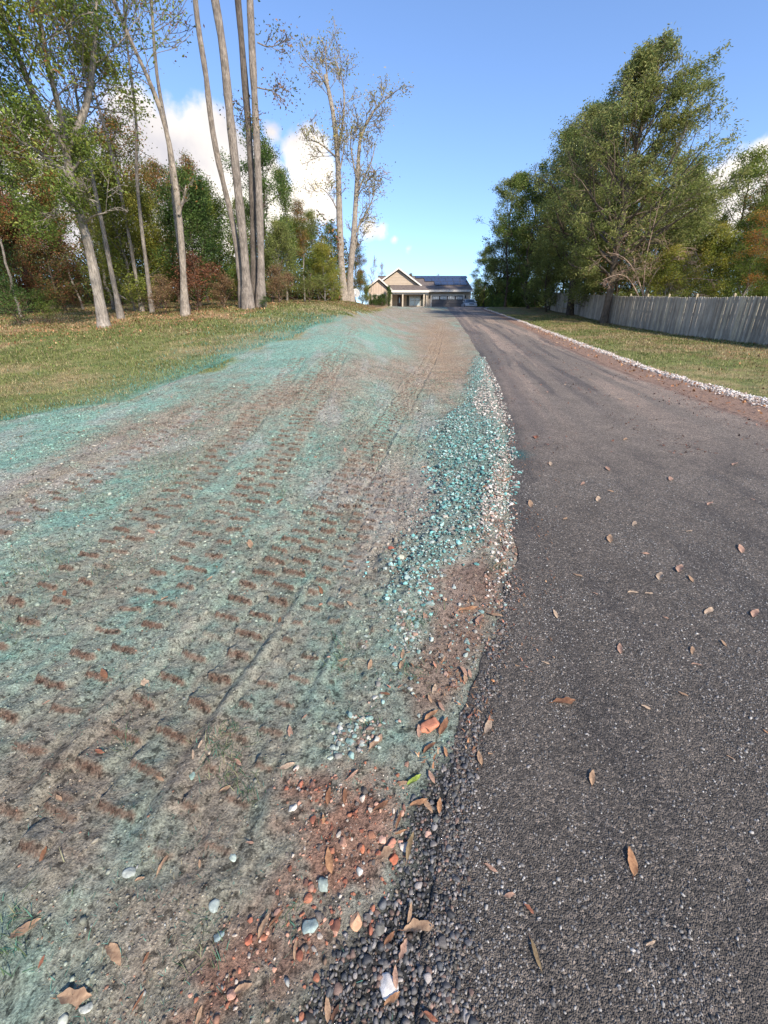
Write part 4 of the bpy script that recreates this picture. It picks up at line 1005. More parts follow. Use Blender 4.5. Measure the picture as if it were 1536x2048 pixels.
# bare branched shrub hanging over the fence
Y = 31.0; b = gbase(1285, Y)
LB = [[(1285, 610), (1300, 560), (1330, 520), (1370, 500)], [(1285, 610), (1290, 520), (1310, 440), (1325, 380)], [(1285, 610), (1320, 570), (1370, 555), (1430, 560)], [(1290, 600), (1270, 540), (1245, 510), (1215, 505)],
      [(1290, 600), (1310, 540), (1360, 490), (1395, 500)], [(1290, 600), (1330, 590), (1380, 585), (1420, 592)], [(1285, 610), (1262, 560), (1240, 545), (1205, 560)]]
custom_tree('bare_shrub', 'bare pinkish shrub arching over the top of the picket fence', 'shrub', b, [([b] + px_path([(1287, 610), (1288, 590)], Y), .10, .07)], [(px_path(P, Y, -.4), .05, .012, 8, 1.5, -.01) for P in LB], [(.26, .15, .09), (.18, .16, .07), (.30, .14, .08)], (.36, .26, .20), 2600, .08, .3, 170, drop=.1)
# tangle of brown brush and small plants at the wood edge
for (px, Y, hh, pal, lab, w) in [(395, 20, 1.9, RUST, 'rusty brown brush heap left of the poplars', 1.5), (330, 19.5, 1.3, TANB, 'dry tan brush in front of the leaning grey tree', 1.4), (450, 20.5, 1.2, TANB, 'dry reddish brush just left of the poplar bases', 1.3),
                               (25, 17.5, 1.5, DKGREEN, 'dark green low cedar bush at the left photo edge', 1.3), (85, 18, 1.1, GREEN, 'small green bush beside the cedar bush on the left', 1.2), (530, 19.6, .45, DKGREEN, 'small leafy green plant at the foot of the right poplar', 1.6),
                               (560, 25, 1.6, TANB, 'dry brown brush right of the poplars', 1.3), (480, 24, 1.5, YGREEN, 'low yellow green bush behind the poplar bases', 1.3), (280, 22, 1.4, OLIVE, 'low olive bush at the wood edge right of the forked oak', 1.4),
                               (620, 32, 1.8, OLIVE, 'low olive bush at the far lawn edge', 1.6), (1070, 60, 2.4, OLIVE, 'low green bush beyond the far end of the fence', 1.6), (1020, 66, 2.4, DKGREEN, 'low dark bush between the white car and the fence', 1.6), (665, 42, 2.4, YGREEN, 'yellow brown bush left of the twin stem tree', 1.6)]:
    X = ray(px, 612)[0] * Y; s = hh / 2.5
    place(proto('shrub', pal, (.2, .14, .1), 41), 'bush', X, Y, h0(X, Y) - .05, s * w, random.uniform(0, 6), lab, 'bush', 'low bushes at the wood edges', 1 / w)

# ------------------------------------------------------------------ picket fence
def fence():
    P = np.array([(15.8, 8), (16.1, 14), (16.6, 19.9), (15.5, 21), (15.3, 23.5), (15.7, 26.8), (16.3, 31.8), (17.1, 38.1), (18.6, 45.6), (18.7, 46.6)], float)
    P = np.array([(15.0, 6), (15.4, 14), (15.6, 20), (15.55, 24), (15.8, 27), (16.3, 31.8), (17.1, 38.1), (18.5, 45.0), (17.9, 47.2), (20.0, 57.0)], float)
    d = np.r_[0, np.cumsum(np.hypot(*np.diff(P, axis=0).T))]; Ltot = d[-1]
    e = empty('picket_fence', (P[0][0], P[0][1], h0(*P[0]))); tag(e, 'long weathered grey wooden picket fence right of the drive', 'fence')
    mats = M['fence']; r = random.Random(3)
    def pos(s): return np.array([np.interp(s, d, P[:, 0]), np.interp(s, d, P[:, 1])])
    s = 0.0; sec = 2.44; k = 0
    B = np.array(e.location)
    while s < Ltot - .2:
        V = []; F = []; C = []; s1 = min(s + sec, Ltot); q = s
        top_j = r.uniform(-.03, .03)
        while q < s1 - .01:
            w = .135; a = pos(q); b2 = pos(min(q + w, Ltot)); t = (b2 - a) / (np.linalg.norm(b2 - a) + 1e-6); nrm = np.array([t[1], -t[0]])
            z0 = h0(*a) - .02 + r.uniform(-.01, .03); z1 = h0(*a) + 1.80 + top_j + r.uniform(-.018, .018) + .0
            ln = r.gauss(0, .010); o = r.uniform(-.006, .006); th = .016; wd = w * .94
            prof = [(0, z0), (wd, z0), (wd, z1 - .04), (wd * .72, z1), (wd * .28, z1), (0, z1 - .04)]
            base = len(V)
            for side in (0, 1):
                for (u, z) in prof:
                    kx = ln * (z - z0); p = a + t * (u + kx) + nrm * (o + side * th + (z - z0) * ln * .3); V.append((p[0] - B[0], p[1] - B[1], z - B[2]))
            F += [tuple(base + i for i in range(6)), tuple(base + 11 - i for i in range(6))] + [(base + i, base + 6 + i, base + 6 + (i + 1) % 6, base + (i + 1) % 6) for i in range(6)]
            g = r.uniform(.72, 1.2); cc = (.37 * g, .33 * g, .275 * g) if r.random() > .12 else (.50, .43, .32)
            C += [cc] * 12; q += w
        me = bpy.data.meshes.new('picket_panel'); me.from_pydata(V, [], F); me.update(); me.materials.append(mats)
        ca = me.color_attributes.new('col', 'FLOAT_COLOR', 'POINT'); ca.data.foreach_set('color', np.c_[np.array(C), np.ones(len(C))].astype(np.float32).ravel())
        o = bpy.data.objects.new('picket_panel', me); COL.objects.link(o); o.parent = e
        # rails and post behind the boards
        a = pos(s); b2 = pos(s1); t = (b2 - a) / np.linalg.norm(b2 - a); nr = np.array([t[1], -t[0]]) * .03
        for hz in (.35, 1.0, 1.6):
            mb = MB(); pa = Vector((a[0] + nr[0] - B[0], a[1] + nr[1] - B[1], h0(*a) + hz - B[2])); pb = Vector((b2[0] + nr[0] - B[0], b2[1] + nr[1] - B[1], h0(*b2) + hz - B[2]))
            n3 = Vector((nr[0], nr[1], 0)) * 1.2; mb.slab(pa, pb, pb + Vector((0, 0, .08)), pa + Vector((0, 0, .08)), n3); o = mb.build('rail', M['fencepost']); o.parent = e
        mb = MB(); c = a + nr * 2.8 - B[:2]; z0 = h0(*a) - B[2]; mb.box(c[0] - .045, c[0] + .045, c[1] - .045, c[1] + .045, z0 - .3, z0 + 1.9)
        mb.add([(c[0] - .045, c[1] - .045, z0 + 1.9), (c[0] + .045, c[1] - .045, z0 + 1.9), (c[0] + .045, c[1] + .045, z0 + 1.9), (c[0] - .045, c[1] + .045, z0 + 1.9), (c[0], c[1], z0 + 1.94)], [(0, 1, 4), (1, 2, 4), (2, 3, 4), (3, 0, 4)])
        o = mb.build('post', M['fencepost']); o.parent = e
        s = s1


def fence_mat():
    m = col_mat('weathered_wood', rough=.85, spec=.2, s1=2, s2=14, v1=.2, v2=.0, bump=0)
    nt = m.node_tree; L = nt.links; b = nt.nodes['Principled BSDF']; src = b.inputs['Base Color'].links[0].from_socket
    tc = ND(nt, 'ShaderNodeTexCoord'); mp = ND(nt, 'ShaderNodeMapping'); mp.inputs['Scale'].default_value = (30, 30, 1.6); L.new(tc.outputs['Object'], mp.inputs[0])
    nz = ND(nt, 'ShaderNodeTexNoise', Scale=1.0, Detail=6.0, Roughness=.7); L.new(mp.outputs[0], nz.inputs['Vector'])
    mr = ND(nt, 'ShaderNodeMapRange'); mr.inputs[1].default_value = .3; mr.inputs[2].default_value = .7; mr.inputs[3].default_value = .6; mr.inputs[4].default_value = 1.35; L.new(nz.outputs['Fac'], mr.inputs[0])
    q = ND(nt, 'ShaderNodeVectorMath', operation='SCALE'); L.new(src, q.inputs[0]); L.new(mr.outputs[0], q.inputs['Scale']); L.new(q.outputs[0], b.inputs['Base Color'])
    bp = ND(nt, 'ShaderNodeBump', Strength=.5, Distance=.01); L.new(nz.outputs['Fac'], bp.inputs['Height']); L.new(bp.outputs[0], b.inputs['Normal'])
    return m


M['fence'] = fence_mat(); M['fencepost'] = simple_mat('fence_post_wood', (.30, .24, .15), .85, var=.25, scale=9)
fence()

# ------------------------------------------------------------------ house
def siding(name, col, step, axis='Z'):
    m, nt, b = mat_new(name); L = nt.links; tc = ND(nt, 'ShaderNodeTexCoord'); sp = ND(nt, 'ShaderNodeSeparateXYZ'); L.new(tc.outputs['Object'], sp.inputs[0])
    dv = ND(nt, 'ShaderNodeMath', operation='DIVIDE'); dv.inputs[1].default_value = step; L.new(sp.outputs[axis], dv.inputs[0])
    fr = ND(nt, 'ShaderNodeMath', operation='FRACT'); L.new(dv.outputs[0], fr.inputs[0])
    bp = ND(nt, 'ShaderNodeBump', Strength=1.0, Distance=.03, invert=True); L.new(fr.outputs[0], bp.inputs['Height']); L.new(bp.outputs[0], b.inputs['Normal'])
    nz = ND(nt, 'ShaderNodeTexNoise', Scale=2.5, Detail=6.0); L.new(tc.outputs['Object'], nz.inputs['Vector'])
    mr = ND(nt, 'ShaderNodeMapRange'); mr.inputs[3].default_value = .85; mr.inputs[4].default_value = 1.15; L.new(nz.outputs['Fac'], mr.inputs[0])
    gp = ND(nt, 'ShaderNodeMapRange'); gp.inputs[1].default_value = 0; gp.inputs[2].default_value = .1; gp.inputs[3].default_value = .55; gp.inputs[4].default_value = 1; L.new(fr.outputs[0], gp.inputs[0])
    mu = ND(nt, 'ShaderNodeMath', operation='MULTIPLY'); L.new(mr.outputs[0], mu.inputs[0]); L.new(gp.outputs[0], mu.inputs[1])
    q = ND(nt, 'ShaderNodeVectorMath', operation='SCALE'); q.inputs[0].default_value = col; L.new(mu.outputs[0], q.inputs['Scale']); L.new(q.outputs[0], b.inputs['Base Color'])
    b.inputs['Roughness'].default_value = .6
    return m


def shingle():
    m, nt, b = mat_new('shingles'); L = nt.links; tc = ND(nt, 'ShaderNodeTexCoord')
    br = ND(nt, 'ShaderNodeTexBrick', Scale=1.0); br.inputs['Brick Width'].default_value = .3; br.inputs['Row Height'].default_value = .14; br.inputs['Mortar Size'].default_value = .008
    br.inputs['Color1'].default_value = (.17, .135, .115, 1); br.inputs['Color2'].default_value = (.11, .088, .078, 1); br.inputs['Mortar'].default_value = (.05, .04, .035, 1)
    L.new(tc.outputs['Object'], br.inputs['Vector']); nz = ND(nt, 'ShaderNodeTexNoise', Scale=5.0, Detail=8.0); L.new(tc.outputs['Object'], nz.inputs['Vector'])
    mr = ND(nt, 'ShaderNodeMapRange'); mr.inputs[3].default_value = .6; mr.inputs[4].default_value = 1.4; L.new(nz.outputs['Fac'], mr.inputs[0])
    q = ND(nt, 'ShaderNodeVectorMath', operation='SCALE'); L.new(br.outputs['Color'], q.inputs[0]); L.new(mr.outputs[0], q.inputs['Scale']); L.new(q.outputs[0], b.inputs['Base Color']); b.inputs['Roughness'].default_value = .9
    return m


M['siding'] = siding('tan_lap_siding', (.43, .355, .27), .18); M['shake'] = siding('gable_shingle', (.38, .30, .22), .2); M['batten'] = siding('board_siding', (.43, .33, .25), .4, 'X')
M['trim'] = simple_mat('white_trim', (.62, .58, .52), .5, var=.08); M['roof'] = shingle(); M['stonecol'] = simple_mat('tan_trim', (.45, .38, .29), .7)
M['garage'] = siding('dark_garage_door', (.10, .09, .09), .53); M['dark'] = simple_mat('dark_paint', (.03, .035, .03), .5); M['concrete'] = simple_mat('concrete', (.35, .33, .30), .9)
M['brown'] = simple_mat('brown_door', (.06, .04, .035), .5)
def glass_m(name, col, rough=.08, spec=.9):
    m = simple_mat(name, col, rough, var=.1, spec=spec); return m
M['glass'] = glass_m('window_glass', (.10, .13, .16)); M['glass_pale'] = glass_m('pale_window_glass', (.30, .36, .38), .15)
M['garglass'] = glass_m('garage_door_glass', (.6, .63, .65), .2)


def solar_m():
    m, nt, b = mat_new('solar_cells'); L = nt.links; tc = ND(nt, 'ShaderNodeTexCoord')
    br = ND(nt, 'ShaderNodeTexBrick', Scale=1.0, offset=0.0); br.inputs['Brick Width'].default_value = .17; br.inputs['Row Height'].default_value = .17; br.inputs['Mortar Size'].default_value = .006
    br.inputs['Color1'].default_value = (.02, .028, .06, 1); br.inputs['Color2'].default_value = (.025, .034, .07, 1); br.inputs['Mortar'].default_value = (.06, .07, .10, 1)
    L.new(tc.outputs['Object'], br.inputs['Vector']); L.new(br.outputs['Color'], b.inputs['Base Color']); b.inputs['Roughness'].default_value = .25
    return m


M['solar'] = solar_m(); M['alu'] = simple_mat('aluminium', (.12, .12, .13), .4, metal=.6)


def house():
    YF = 71.0
    X = lambda px, Y=YF: ray(px, 600)[0] * Y
    Z = lambda py, Y=YF: CAMH + ray(768, py)[1] * Y
    FL = 6.6
    e = empty('house', (5.5, YF, FL)); tag(e, 'tan single storey house with gables, porch, garage and solar roof', 'house')
    def B(mb, name, mat, par=None, **k):
        o = mb.build(name, mat, None, **k); o.parent = par or e
        if par is None: o.matrix_parent_inverse = Matrix.Translation(-e.location)
        return o
    # main body walls: garage wing front with door opening
    gx0, gx1 = X(851), X(941); ez = Z(582.5); dx0, dx1 = X(863.4), X(926.2); dz = Z(591.3)
    w = MB(); w.box(gx0, dx0 - .15, YF, YF + .2, FL - .4, ez); w.box(dx1 + .15, gx1, YF, YF + .2, FL - .4, ez); w.box(dx0 - .15, dx1 + .15, YF, YF + .2, dz + .15, ez)
    w.box(gx1 - .2, gx1, YF + .2, YF + 11, FL - .4, ez); w.box(X(738, 69.5), X(738, 69.5) + .2, YF + .2, YF + 11, FL - .4, ez); w.box(X(738, 69.5), gx1, YF + 11, YF + 11.2, FL - .4, ez)
    B(w, 'wall', M['siding'])
    # porch back wall
    px0, px1 = X(784), gx0; yb = YF + .6; pz = Z(571)
    wx0, wx1 = X(819), X(841.5); wz0, wz1 = Z(611), Z(590.5); ddx0, ddx1 = X(795), X(803.5)
    w = MB(); w.box(px0 - .3, ddx0, yb, yb + .2, FL - .4, pz); w.box(ddx0, ddx1, yb, yb + .2, FL + 2.1, pz); w.box(ddx1, wx0, yb, yb + .2, FL - .4, pz)
    w.box(wx0, wx1, yb, yb + .2, FL - .4, wz0); w.box(wx0, wx1, yb, yb + .2, wz1, pz); w.box(wx1, px1, yb, yb + .2, FL - .4, pz)
    B(w, 'porch_wall', M['siding'])
    d = B(MB().box(ddx0, ddx1, yb + .06, yb + .12, FL, FL + 2.1), 'front_door', M['brown'])
    B(MB().box(ddx0 + .25, ddx1 - .25, yb + .04, yb + .055, FL + 1.0, FL + 1.9), 'door_glass', M['glass'], d)
    B(MB().box(ddx1 - .12, ddx1 - .07, yb, yb + .055, FL + .95, FL + 1.05), 'door_handle', M['alu'], d)
    # porch window: frame, glass
    def window(x0, x1, z0, z1, y, mull, glass, fr=.07, bars=0, name='window'):
        w = B(MB().box(x0 + fr, x1 - fr, y + .09, y + .11, z0 + fr, z1 - fr), name, glass)
        m = MB(); m.box(x0, x1, y, y + .14, z0, z0 + fr); m.box(x0, x1, y, y + .14, z1 - fr, z1); m.box(x0, x0 + fr, y, y + .14, z0 + fr, z1 - fr); m.box(x1 - fr, x1, y, y + .14, z0 + fr, z1 - fr)
        for i in range(1, mull): xx = x0 + (x1 - x0) * i / mull; m.box(xx - fr / 2, xx + fr / 2, y + .02, y + .13, z0 + fr, z1 - fr)
        for i in range(1, bars): zz = z0 + (z1 - z0) * i / bars; m.box(x0 + fr, x1 - fr, y + .05, y + .088, zz - .02, zz + .02)
        f = B(m, 'frame', M['trim'], w)
        return w
    window(wx0, wx1, wz0, wz1, yb - .06, 2, M['glass_pale'], bars=2)
    for a, b_ in ((wx0 - .42, wx0 - .04), (wx1 + .04, wx1 + .42)): B(MB().box(a, b_, yb - .05, yb - .005, wz0, wz1), 'shutter', M['dark'])
    # left wing with small gable
    lx0, lx1 = X(737, 69.5), X(776.5, 69.5); yl = 69.5; le = Z(579.5, yl); pk = (X(758, yl), Z(557.4, yl))
    w = MB(); cx = pk[0]; w.prism([(lx0, FL - .4), (lx1, FL - .4), (lx1, le), (cx, pk[1] - .15), (lx0, le)], yl, yl + .2); w.box(lx1 - .2, lx1, yl + .2, YF + .6, FL - .4, le); w.box(lx0, lx0 + .2, yl + .2, YF + .2, FL - .4, le)
    B(w, 'gable_wing_wall', M['batten'])
    window(X(745, yl), X(764, yl), FL + .8, Z(589, yl), yl - .06, 3, M['glass'], bars=2)
    for px in (741, 769): B(MB().box(X(px - 1.6, yl), X(px + 1.6, yl), yl - .05, yl - .005, FL + .8, Z(588, yl)), 'shutter', M['dark'])
    # generic gable roof: two slabs plus white rake boards
    def gable(xa, xb, xc, ze, zp, y0, y1, t=.16, ov=.0, rake=True, nm='roof'):
        r = MB(); r.slab((xa, y0, ze), (xc, y0, zp), (xc, y1, zp), (xa, y1, ze), (0, 0, t)); r.slab((xb, y0, ze), (xc + .001, y0, zp), (xc + .001, y1, zp), (xb, y1, ze), (0, 0, t)); B(r, nm, M['roof'])
        if rake:
            k = MB(); k.slab((xa, y0 - .05, ze - .12), (xc, y0 - .05, zp - .12), (xc, y0 - .05, zp + .12), (xa, y0 - .05, ze + .12), (0, .045, 0)); k.slab((xb, y0 - .055, ze - .12), (xc, y0 - .055, zp - .12), (xc, y0 - .055, zp + .12), (xb, y0 - .055, ze + .12), (0, .045, 0)); B(k, 'rake_board', M['trim'])
    gable(X(727.5, yl), X(785, yl), cx, Z(581.5, yl), pk[1], yl - .35, YF + 4, rake=True)
    # main gable over the porch
    mx = X(796.4); mz = Z(537); sl = (mz - Z(572.6)) / (X(842.8) - mx); hw = X(842.8) - mx
    w = MB(); w.prism([(mx - hw + .25, Z(573.5)), (mx + hw - .25, Z(573.5)), (mx, mz - .15)], YF + .1, YF + .3); B(w, 'gable_wall', M['shake'])
    gable(mx - hw - .1, mx + hw, mx, mz - sl * hw, mz, YF - .25, YF + 7)
    # main roof
    rz = Z(554.5, 77.2); ry = 77.2; ezz = Z(581.5, 70.55); x0, x1 = mx - 3.2, X(943.5)
    r = MB(); r.slab((x0, 70.55, ezz), (x1, 70.55, ezz), (x1 - .25, ry, rz), (x0, ry, rz), (0, 0, .14)); r.slab((x0, 84, ezz), (x1, 84, ezz), (x1 - .25, ry + .001, rz), (x0, ry + .001, rz), (0, 0, .14)); mr = B(r, 'main_roof', M['roof'])
    B(MB().add([(gx1 - .1, YF + .0, ez), (gx1 - .1, YF + 11, ez), (gx1 - .1, ry, rz - .1), (gx1, YF + .0, ez), (gx1, YF + 11, ez), (gx1, ry, rz - .1)], [(0, 1, 2), (3, 5, 4), (0, 3, 4, 1), (1, 4, 5, 2), (2, 5, 3, 0)]), 'side_gable_wall', M['siding'])
    B(MB().box(gx0 - .1, x1, 70.42, 70.545, ezz - .16, ezz + .12), 'gutter', M['trim'])
    B(MB().box(x0, x1 - .25, ry - .12, ry + .12, rz + .12, rz + .19), 'ridge_cap', M['dark'], mr)
    # solar array rows lying on the roof slope
    def rp(px, f):   # point on roof slope, f = 0 eave .. 1 ridge
        y = 70.55 + (ry - 70.55) * f; z = ezz + (rz - ezz) * f + .14; return y, z
    rows = [(829.5, 931, .80, .985), (847.5, 931, .56, .79), (867.5, 931, .30, .55)]
    for (a, b_, f0, f1) in rows:
        y0, z0 = rp(0, f0); y1, z1 = rp(0, f1); xa = X(a, (y0 + y1) / 2); xb = X(b_, (y0 + y1) / 2); n = int(round((xb - xa) / 1.05)); st = (xb - xa) / n
        fr = MB(); ce = MB()
        for i in range(n):
            u = xa + i * st; nrm = Vector((0, -(z1 - z0), (y1 - y0))).normalized(); q = nrm * .06
            fr.slab(Vector((u + .015, y0, z0)) + q, Vector((u + st - .015, y0, z0)) + q, Vector((u + st - .015, y1, z1)) + q, Vector((u + .015, y1, z1)) + q, nrm * .04)
            q = nrm * .104; g = (Vector((0, y1 - y0, z1 - z0))).normalized() * .035
            ce.slab(Vector((u + .04, y0, z0)) + q + g, Vector((u + st - .04, y0, z0)) + q + g, Vector((u + st - .04, y1, z1)) + q - g, Vector((u + .04, y1, z1)) + q - g, nrm * .004)
        s = B(fr, 'solar_panel_row', M['alu']); c = B(ce, 'solar_cells', M['solar'], s)
    # porch roof, beam, posts, slab
    py0 = 68.9; r = MB(); a0, a1 = X(785, py0), X(857.5, py0); r.slab((a0 - .2, py0, Z(582, py0)), (a1, py0, Z(582, py0)), (X(846), YF + .1, Z(571.5)), (X(779), YF + .1, Z(571.5)), (0, 0, .12)); B(r, 'porch_roof', M['roof'])
    B(MB().box(a0 - .2, a1, py0 - .13, py0 - .005, Z(582, py0) - .2, Z(582, py0) + .1), 'porch_gutter', M['trim'])
    B(MB().box(a0, a1 - .1, py0 + .15, py0 + .35, Z(582, py0) - .42, Z(582, py0) - .01), 'porch_beam', M['trim'])
    for px, wd in ((782, .34), (805.5, .2), (848, .24)):
        x = X(px, py0); B(MB().box(x - wd / 2, x + wd / 2, py0 + .12, py0 + .12 + wd, FL, Z(582, py0) - .43), 'porch_post', M['stonecol'])
    B(MB().box(a0, a1, py0, yb, FL - .5, FL - .01), 'porch_floor', M['concrete'])
    B(MB().box(a0, gx0, py0 + .36, yb - .01, Z(582, py0) - .1, Z(582, py0) - .05), 'porch_ceiling', M['stonecol'])
    # garage door with panes, surround, lamps, downpipe
    g = B(MB().box(dx0, dx1, YF + .08, YF + .14, FL, dz), 'garage_door', M['garage'])
    pw = (dx1 - dx0) / 4
    for i in range(4):
        u0 = dx0 + i * pw + .1; u1 = u0 + pw - .2; m = MB()
        B(MB().box(u0, u1, YF + .06, YF + .075, dz - .50, dz - .1), 'window', M['garglass'], g)
        for k in range(5): xx = u0 + (u1 - u0) * k / 4; m.box(xx - .015, xx + .015, YF + .035, YF + .058, dz - .52, dz - .08)
        for zz in (dz - .52, dz - .31, dz - .09): m.box(u0, u1, YF + .04, YF + .055, zz - .012, zz + .012)
        B(m, 'window_bars', M['dark'], g)
    m = MB(); m.box(dx0 - .15, dx0, YF - .03, YF + .06, FL, dz + .15); m.box(dx1, dx1 + .15, YF - .03, YF + .06, FL, dz + .15); m.box(dx0, dx1, YF - .03, YF + .06, dz, dz + .15); B(m, 'garage_door_surround', M['trim'])
    for px in (859, 930):
        x = X(px); l = B(MB().tube([(x, YF - .12, FL + 1.55), (x, YF - .12, FL + 1.65), (x, YF - .12, FL + 1.9), (x, YF - .12, FL + 2.0)], [.05, .09, .11, .03], 8), 'wall_lamp', M['dark'])
    B(MB().tube([(gx0 + .1, YF - .06, ez), (gx0 + .1, YF - .06, FL)], .05, 6), 'downpipe', M['trim'])
    B(MB().box(X(738), gx1, YF + .2, YF + 11, FL - .5, FL - .02), 'floor_slab', M['concrete'])
    # shrubs before the left wing
    for i, (px, w, hh, lab, fam, sz) in enumerate([(748, 1.0, 1.7, 'dark clipped shrub under the wing window, left one', 'shrub', 1), (757, 1.0, 1.6, 'dark clipped shrub under the wing window, middle one', 'shrub', 1), (766, 1.0, 1.8, 'dark clipped shrub under the wing window, right one', 'shrub', 1),
                                                 (735, .45, 2.6, 'narrow upright evergreen at the left corner of the house', 'shrub', 1), (778, .45, 2.7, 'narrow upright evergreen beside the porch post', 'shrub', 1)]):
        x = X(px, 68.6); s = hh / 2.5
        place(proto('shrub', DKGREEN, BARK_DARK, 42, leaf=5200), 'shrub', x, 68.7, h0(x, 68.7) - .03, s * w, i * 1.3, lab, 'shrub', 'shrubs before the house', 1 / w)


house()

# satellite dish on a pole
def dish():
    Y = 50.0; c = at(711.5, 587, Y); gz = h0(c.x, Y); e = empty('satellite_dish', (c.x, Y, gz)); tag(e, 'round pale satellite dish on a pole left of the house', 'satellite dish')
    mt = simple_mat('dish_paint', (.36, .36, .35), .5, var=.05); R = .42; V = []; F = []
    H = c.z - gz
    rot = Matrix.Rotation(math.radians(68), 3, 'X') @ Matrix.Rotation(math.radians(18), 3, 'Y')
    def put(x, y, z): v = rot @ Vector((x, y, z)); return (v.x, v.y, v.z + H)
    n = 20; rings = 5
    for side in (0, 1):
        for i in range(rings + 1):
            r = R * i / rings
            for k in range(n): t = 6.2832 * k / n; V.append(put(r * math.cos(t), r * 1.1 * math.sin(t), .35 * r * r / R - side * .012))
    for side in (0, 1):
        o = side * (rings + 1) * n
        for i in range(rings):
            for k in range(n): F.append((o + i * n + k, o + i * n + (k + 1) % n, o + (i + 1) * n + (k + 1) % n, o + (i + 1) * n + k))
    o2 = rings * n; o3 = (2 * rings + 1) * n
    for k in range(n): F.append((o2 + k, o2 + (k + 1) % n, o3 + (k + 1) % n, o3 + k))
    MB().add(V, F).build('dish', mt, smooth=True).parent = e
    MB().tube([(0, .1, -.3), (0, .1, H - .15), (0, .04, H)], .035, 8).build('pole', M['alu']).parent = e
    a = put(0, -.4, 0); f = put(0, -.05, .5)
    MB().tube([a, f], .015, 6).build('feed_arm', M['alu']).parent = e
    MB().tube([f, Vector(f) + Vector((0, .05, .02)), Vector(f) + Vector((0, .12, .03))], [.03, .04, .04], 8).build('feed_horn', mt).parent = e


dish()


